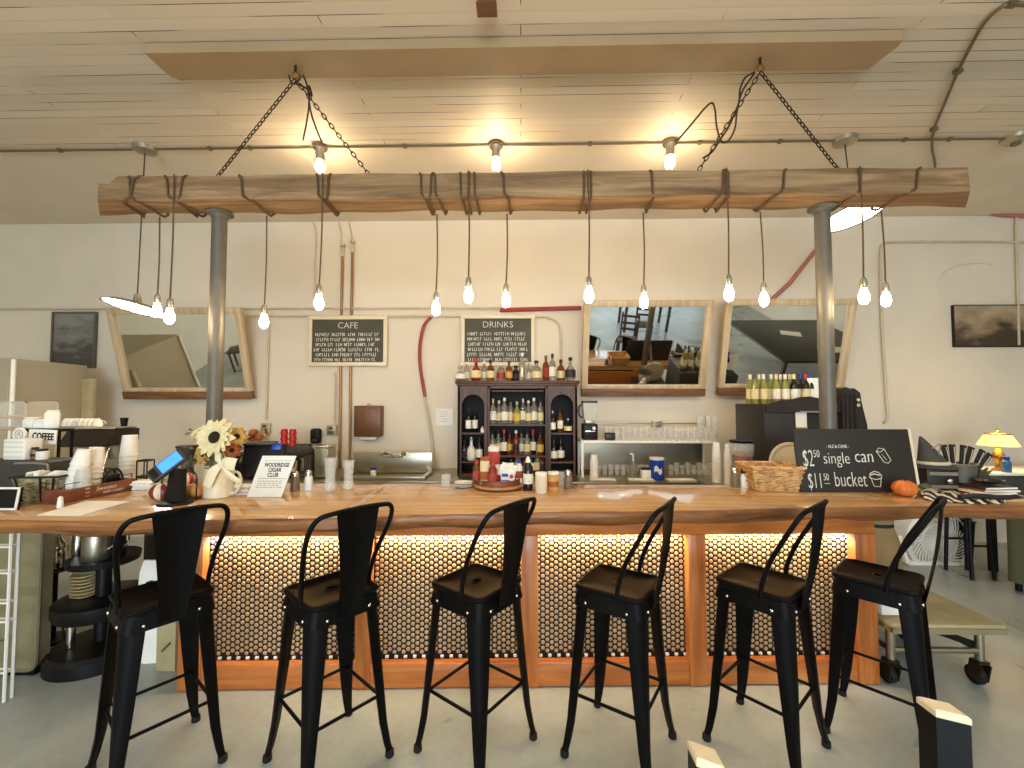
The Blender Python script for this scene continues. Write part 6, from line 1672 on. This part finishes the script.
MB().cyl((0, 0, hl * .7), (0, 0, hl + .02), .006).ball((0, 0, hl + .03), .014).build('finial', 'brass', t)
MB().tube([(.092 * math.cos(2 * PI * j / 40), .092 * math.sin(2 * PI * j / 40), h1) for j in range(40)], .006, 5, closed=True).build('shade_trim', 'brass', t)
LAMP = Vector((lam(999), TY + .15, tz + h0 + .06))
o = thing('blue_bottle', 'small translucent blue bottle beside the lit table lamp', 'bottle', (XatY(1006, TY + .03), TY + .05, tz + .001))
MB().lathe([(.032, 0), (.035, .004), (.034, .1), (.02, .115)], seg=16).build('bottle_body', 'soap', o); MB().lathe([(.022, .115), (.024, .12), (.023, .15), (0, .152)], seg=14).build('cap', 'blue', o)
# table with green cloth
p = onZ(1003, 560, 0)
t = thing('cloth_table', 'table with a dull green cloth hanging to near the floor past the fan', 'table', (XatR(1032, 540, 3.9), 4.0 - .28, 0))
def drape(u, v):
    a = 2 * PI * u; rx, ry = .34, .22; k = 1 + .06 * math.sin(a * 7) * (1 - v)
    return Vector((rx * k * math.cos(a), ry * k * math.sin(a), .1 + v * .62))
MB().grid(drape, 56, 4).build('tablecloth', 'green_cloth', t, solid=.002)
MB().lathe([(.34, .715), (.34, .725), (0, .725)], seg=40, sy=.65).build('tabletop', 'green_cloth', t)
for sx in (-.22, .22):
    for sy in (-.1, .1): MB().cyl((sx, sy, 0), (sx, sy, .715), .022).build('leg', 'black', t)
t = thing('wood_stool', 'dark backless stool standing between the waste bin and the green table', 'stool', (XatR(985, 535, 4.0), 4.15, 0))
MB().box(0, 0, .62, .22, .26, .03, bevel=.008).build('seat', 'black', t)
for sx in (-1, 1):
    for sy in (-1, 1): MB().cyl((sx * .10, sy * .12, 0), (sx * .085, sy * .1, .61), .016).build('leg', 'black', t)
fr = MB(); fr.cyl((-.09, -.11, .3), (.09, -.11, .3), .01).cyl((-.09, .11, .3), (.09, .11, .3), .01); fr.build('stretcher', 'black', t)

# clutter on the bar past the sign
Y1 = 2.62
def at(px, Y): return Vector((XatY(px, Y), Y, TOP + .001))
t = thing('dark_crate', 'dark crate on the bar behind the orange pumpkin with the witch hat on it', 'crate', at(930, 2.80), rotz=-.08)
hz_ = ZatY(466, 2.8) - TOP
MB().box(0, 0, hz_ / 2, .18, .15, hz_ - .004, bevel=.006).build('crate_body', 'ebony', t)
b_ = MB(); b_.box(0, -.077, hz_ * .8, .16, .006, .02).box(0, -.077, hz_ * .25, .16, .006, .02); b_.build('metal_band', 'pipe_grey', t)
MB().ball((.03, -.085, hz_ * .5), .018, 1, .5, 1).build('latch', 'chrome', t)
t = thing('green_gourd', 'small dull green gourd on the bar between the crate and the price sign', 'gourd', at(922, 2.72))
MB().ball((0, 0, .03), .034, 1, 1, .88, 16, 9).build('flesh', 'green', t); MB().cyl((0, 0, .055), (.006, 0, .075), .006, .003).build('stem', 'ink', t)
t = thing('witch_hat', 'pointed dark witch hat with a buckle sitting on the dark crate', 'hat', (XatY(931, 2.8), 2.8, TOP + hz_ + .001))
MB().lathe([(.135, 0), (.14, .004), (.06, .014), (.058, .012), (.0, .012)], seg=28, sy=.8).build('brim', 'grey_fabric', t)
rs = []
for k in range(9):
    v = k / 8; r = .085 * (1 - v) ** .9 + .006; cx = .0 - .075 * v ** 1.2; z = .01 + .185 * v
    rs.append([(cx + r * math.cos(2 * PI * j / 16), .8 * r * math.sin(2 * PI * j / 16), z) for j in range(16)])
MB().rings(rs).build('hat_cone', 'grey_fabric', t)
MB().tube([(.0815 * math.cos(2 * PI * j / 24) - .003, .067 * math.sin(2 * PI * j / 24), .028) for j in range(24)], .011, 6, closed=True).build('hat_band', 'pipe_cream', t)
MB().tube(spread([(-.035, -.03, .12), (0.01, -.04, .15), (.015, -.03, .11), (-.005, -.045, .085)], 5), .004, 5).build('hat_cord', 'pipe_grey', t)
t = thing('steel_tub', 'grey tub on the bar holding black fans and brushes beside the witch hat', 'tub', at(955, 2.80))
hb_ = ZatY(462, 2.8) - TOP
MB().lathe([(.07, 0), (.075, .004), (.088, hb_), (.082, hb_), (.07, .01), (0, .008)], seg=22).build('tub_body', 'pole', t)
MB().tube([(.089 * math.cos(2 * PI * j / 24), .089 * math.sin(2 * PI * j / 24), hb_) for j in range(24)], .005, 5, closed=True).build('rim', 'pipe_grey', t)
base = t.location
for k in range(6):
    ang_ = -.5 + k * .22
    o = thing('black_fan', 'black striped folded fan standing in the grey tub, %s from the witch hat' % ORD[k], 'fan', (base.x - .05 + k * .02, base.y - .02 + .01 * (k % 2), TOP + .05), rot=(R(-4), ang_ * .8 + .25, 0), group='folded fans in the grey tub')
    m_ = MB(); m_.rings([[(-.006, -.005, 0), (.006, -.005, 0), (.006, .005, 0), (-.006, .005, 0)], [(-.017, -.006, .24), (.017, -.006, .24), (.017, .006, .24), (-.017, .006, .24)]]); m_.build('fan_blade', 'ink', o)
    MB().box(0.006, -.0075, .17, .005, .002, .11).build('stripe', 'pipe_cream', o)
t = thing('potted_plant', 'small olive leafed plant in a pale pot beside the lit lamp', 'plant', at(977, 2.83))
MB().lathe([(.03, 0), (.034, .004), (.044, .075), (.04, .075), (.03, .01), (0, .06)], seg=18).build('pot', 'pipe_cream', t)
lv = MB()
for k in range(46):
    a = random.uniform(0, 6.3); el = random.uniform(.2, 1.4); L_ = random.uniform(.08, .15)
    dr = Vector((math.cos(a) * math.cos(el), math.sin(a) * math.cos(el), math.sin(el))); sd = dr.cross(Vector((0, 0, 1))).normalized()
    lv.grid(lambda u, v: Vector((0, 0, .065)) + dr * L_ * u + sd * .026 * math.sin(PI * u) * (v - .5) - Vector((0, 0, .05 * u * u)), 4, 2)
lv.build('leaves', 'leaf', t, solid=.001)
for k in range(4):
    o = thing('magazine', ('red', 'white', 'rust', 'dark')[k] + ' covered magazine in the pile on the bar before the lamp, %s from the bottom' % ORD[k], 'magazine', at(983, 2.66) + Vector((random.uniform(-.01, .01), .0, .001 + .0155 * k)), rotz=.1 * (k % 2), group='magazines before the lamp')
    MB().box(0, 0, .0072, .2, .15, .0135, bevel=.002).build('cover', ('red_cup', 'paper', 'petal_rust', 'ebony')[k], o); MB().box(0.002, -.004, .0072, .2, .15, .009).build('pages', 'paper', o)
t = thing('dark_pouch', 'dark soft pouch lying on the magazine pile before the lamp', 'pouch', at(985, 2.66) + Vector((0, 0, .065)))
MB().ball((0, 0, .022), .06, 1.3, .8, .36, 16, 8).build('pouch_body', 'ebony', t); MB().cyl((-.06, -.03, .03), (.06, -.035, .028), .004).build('zip', 'pipe_grey', t)
# striped cloth trailing over the end of the bar
cl = [CT(913, 486), CT(935, 490.5), CT(962, 495), CT(988, 497), CT(1004, 500)]
cl2 = [CT(925, 501), CT(948, 503), CT(970, 504.5), CT(990, 505), CT(1006, 504.5)]
A_, B_ = spread(cl, 6), spread(cl2, 6); n = len(A_)
def fn(u, v):
    i = min(int(u * (n - 1) + .5), n - 1); q = A_[i].lerp(B_[i], v)
    q.y = max(q.y, CT(700, 508.5).y + .0) if False else q.y
    q.z = TOP + .004 + .022 * abs(math.sin(u * 17 + v * 4)) * (.4 + .6 * math.sin(PI * v)) + .012 * math.sin(PI * v); return q
o = MB().grid(fn, 24, 8).build('striped_scarf', 'bw_cloth', None, solid=.003)
tag(o, 'crumpled black and cream striped scarf lying on the bar past the orange pumpkin', 'scarf')
t = thing('black_glove', 'flat black strap lying on the end of the bar in front of the scarf', 'strap', at(990, 2.4))
t.location = CT(993, 503.5) + Vector((0, .01, .03)); MB().tube(spread([(-.16, 0.01, 0), (-.06, 0, .008), (.05, -.005, .0), (.15, .01, .004)], 5), .014, 8).build('strap_band', 'ink', t); MB().ball((.16, .01, .0), .018, 1.6, .8, .5).build('buckle', 'dark_grey', t)

# ================================================================== behind the camera, seen in the tilted mirrors
def plain_chair(x, y, rz, label):
    t = thing('ladder_chair', label, 'chair', (x, y, 0), rotz=rz, group='wooden chairs across the room')
    MB().box(0, 0, .45, .42, .42, .03, bevel=.008).build('seat', 'dark_wood_x', t)
    for sx in (-.18, .18):
        MB().cyl((sx, .17, 0), (sx, .17, .44), .02).build('leg', 'dark_wood', t); MB().cyl((sx, -.19, 0), (sx, -.22, 1.0), .02).build('leg', 'dark_wood', t)
    for z in (.62, .76, .92): MB().box(0, -.205, z, .36, .02, .05).build('back_slat', 'dark_wood_x', t)
    return t
def plain_table(x, y, w, d, label, top_m, rz=0):
    t = thing('dining_table', label, 'table', (x, y, 0), rotz=rz)
    MB().box(0, 0, .74, w, d, .04, bevel=.006).build('tabletop', top_m, t)
    for sx in (-1, 1):
        for sy in (-1, 1): MB().box(sx * (w / 2 - .06), sy * (d / 2 - .06), .36, .06, .06, .72).build('leg', 'dark_wood', t)
    return t
plain_chair(2.35, .42, .35, 'wooden ladder back chair beside the viewer, nearer one in the middle mirror')
plain_chair(2.95, -.5, .2, 'wooden ladder back chair beside the viewer, farther one in the middle mirror')
plain_table(3.2, -1.5, 1.2, .8, 'dark dining table across the room behind the two ladder back chairs', 'walnut')
t = plain_table(6.1, .5, 2.2, 2.6, 'large dark table by the far side wall, reflected behind the wine bottles', 'ebony')
for k, (x, y, w_) in enumerate(((6.3, 1.2, .5), (6.0, .2, .4))):
    o = MB().box(x, y, .763, w_, .3, .004, rot=(0, 0, .4 * k)).build('paper_sheet', 'paper'); tag(o, 'white paper sheet on the large dark side table, %s' % ('larger one', 'smaller one')[k], 'paper')
plain_chair(-6.2, .7, 1.2, 'wooden ladder back chair by the coffee side wall, reflected behind the pole')

# ================================================================== light
def area(name, loc, rot, sx, sy, e, col):
    l = bpy.data.lights.new(name, 'AREA'); l.shape = 'RECTANGLE'; l.size = sx; l.size_y = sy; l.energy = e; l.color = col
    o = bpy.data.objects.new(name, l); o.location = loc; o.rotation_euler = rot; COL.objects.link(o); return o
for i, (xa, xb) in enumerate(((-6.2, -2.55), (-1.85, 2.05), (2.75, 6.6))):
    area('daylight', ((xa + xb) / 2, YF - .02, 1.8), (PI / 2, 0, 0), xb - xa, 2.5, (50, 480, 50)[i], (.70, .85, 1.0))
# warm strip tucked behind the rail washing down the tiles
for k in range(4):
    xa, xb = bx(posts[k][1]), bx(posts[k + 1][0])
    area('strip_light', ((xa + xb) / 2, .034, z_r - .011), (R(14), 0, 0), xb - xa - .06, .012, 5.6, (1, .80, .48)).parent = bar
for xx in (bl + .16, brt - .16): area('strip_light', (xx, .042, z_r - .012), (R(14), 0, 0), .06, .01, .5, (.2, .45, 1)).parent = bar
l = bpy.data.lights.new('lamp_glow', 'POINT'); l.energy = 9; l.color = (1, .78, .45); l.shadow_soft_size = .04
o = bpy.data.objects.new('lamp_glow', l); o.location = LAMP; COL.objects.link(o)
# unseen ceiling lights added as ambient fill for the room
for x in (-4.5, 0, 4.5):
    for y in (-3.5, -.6):
        t = thing('fill_panel', 'added flat square ceiling fill light over the room behind the viewer', 'ceiling fill light', (x, y, CZ), group='added fill lights on the ceiling')
        MB().box(0, 0, -.03, .9, .9, .05, bevel=.006).build('frame', 'white', t)
        MB().box(0, 0, -.057, .84, .84, .006).build('diffuser', 'panel', t)

w = bpy.data.worlds.new('World'); SC.world = w; w.use_nodes = True
nt = w.node_tree
bg = nt.nodes['Background']
sky = nt.nodes.new('ShaderNodeTexSky'); sky.sky_type = 'NISHITA'; sky.sun_elevation = R(35); sky.sun_disc = False
nt.links.new(sky.outputs['Color'], bg.inputs['Color']); bg.inputs['Strength'].default_value = 0.15

vs = SC.view_settings
SC.display_settings.display_device = 'sRGB'
vs.view_transform = 'Standard'; vs.look = 'None'; vs.gamma = 1.0; vs.use_curve_mapping = False
vs.exposure = EXPOSURE
SC.cycles.sample_clamp_indirect = 6.0
SC.cycles.max_bounces = 10; SC.cycles.transparent_max_bounces = 12; SC.cycles.transmission_bounces = 10
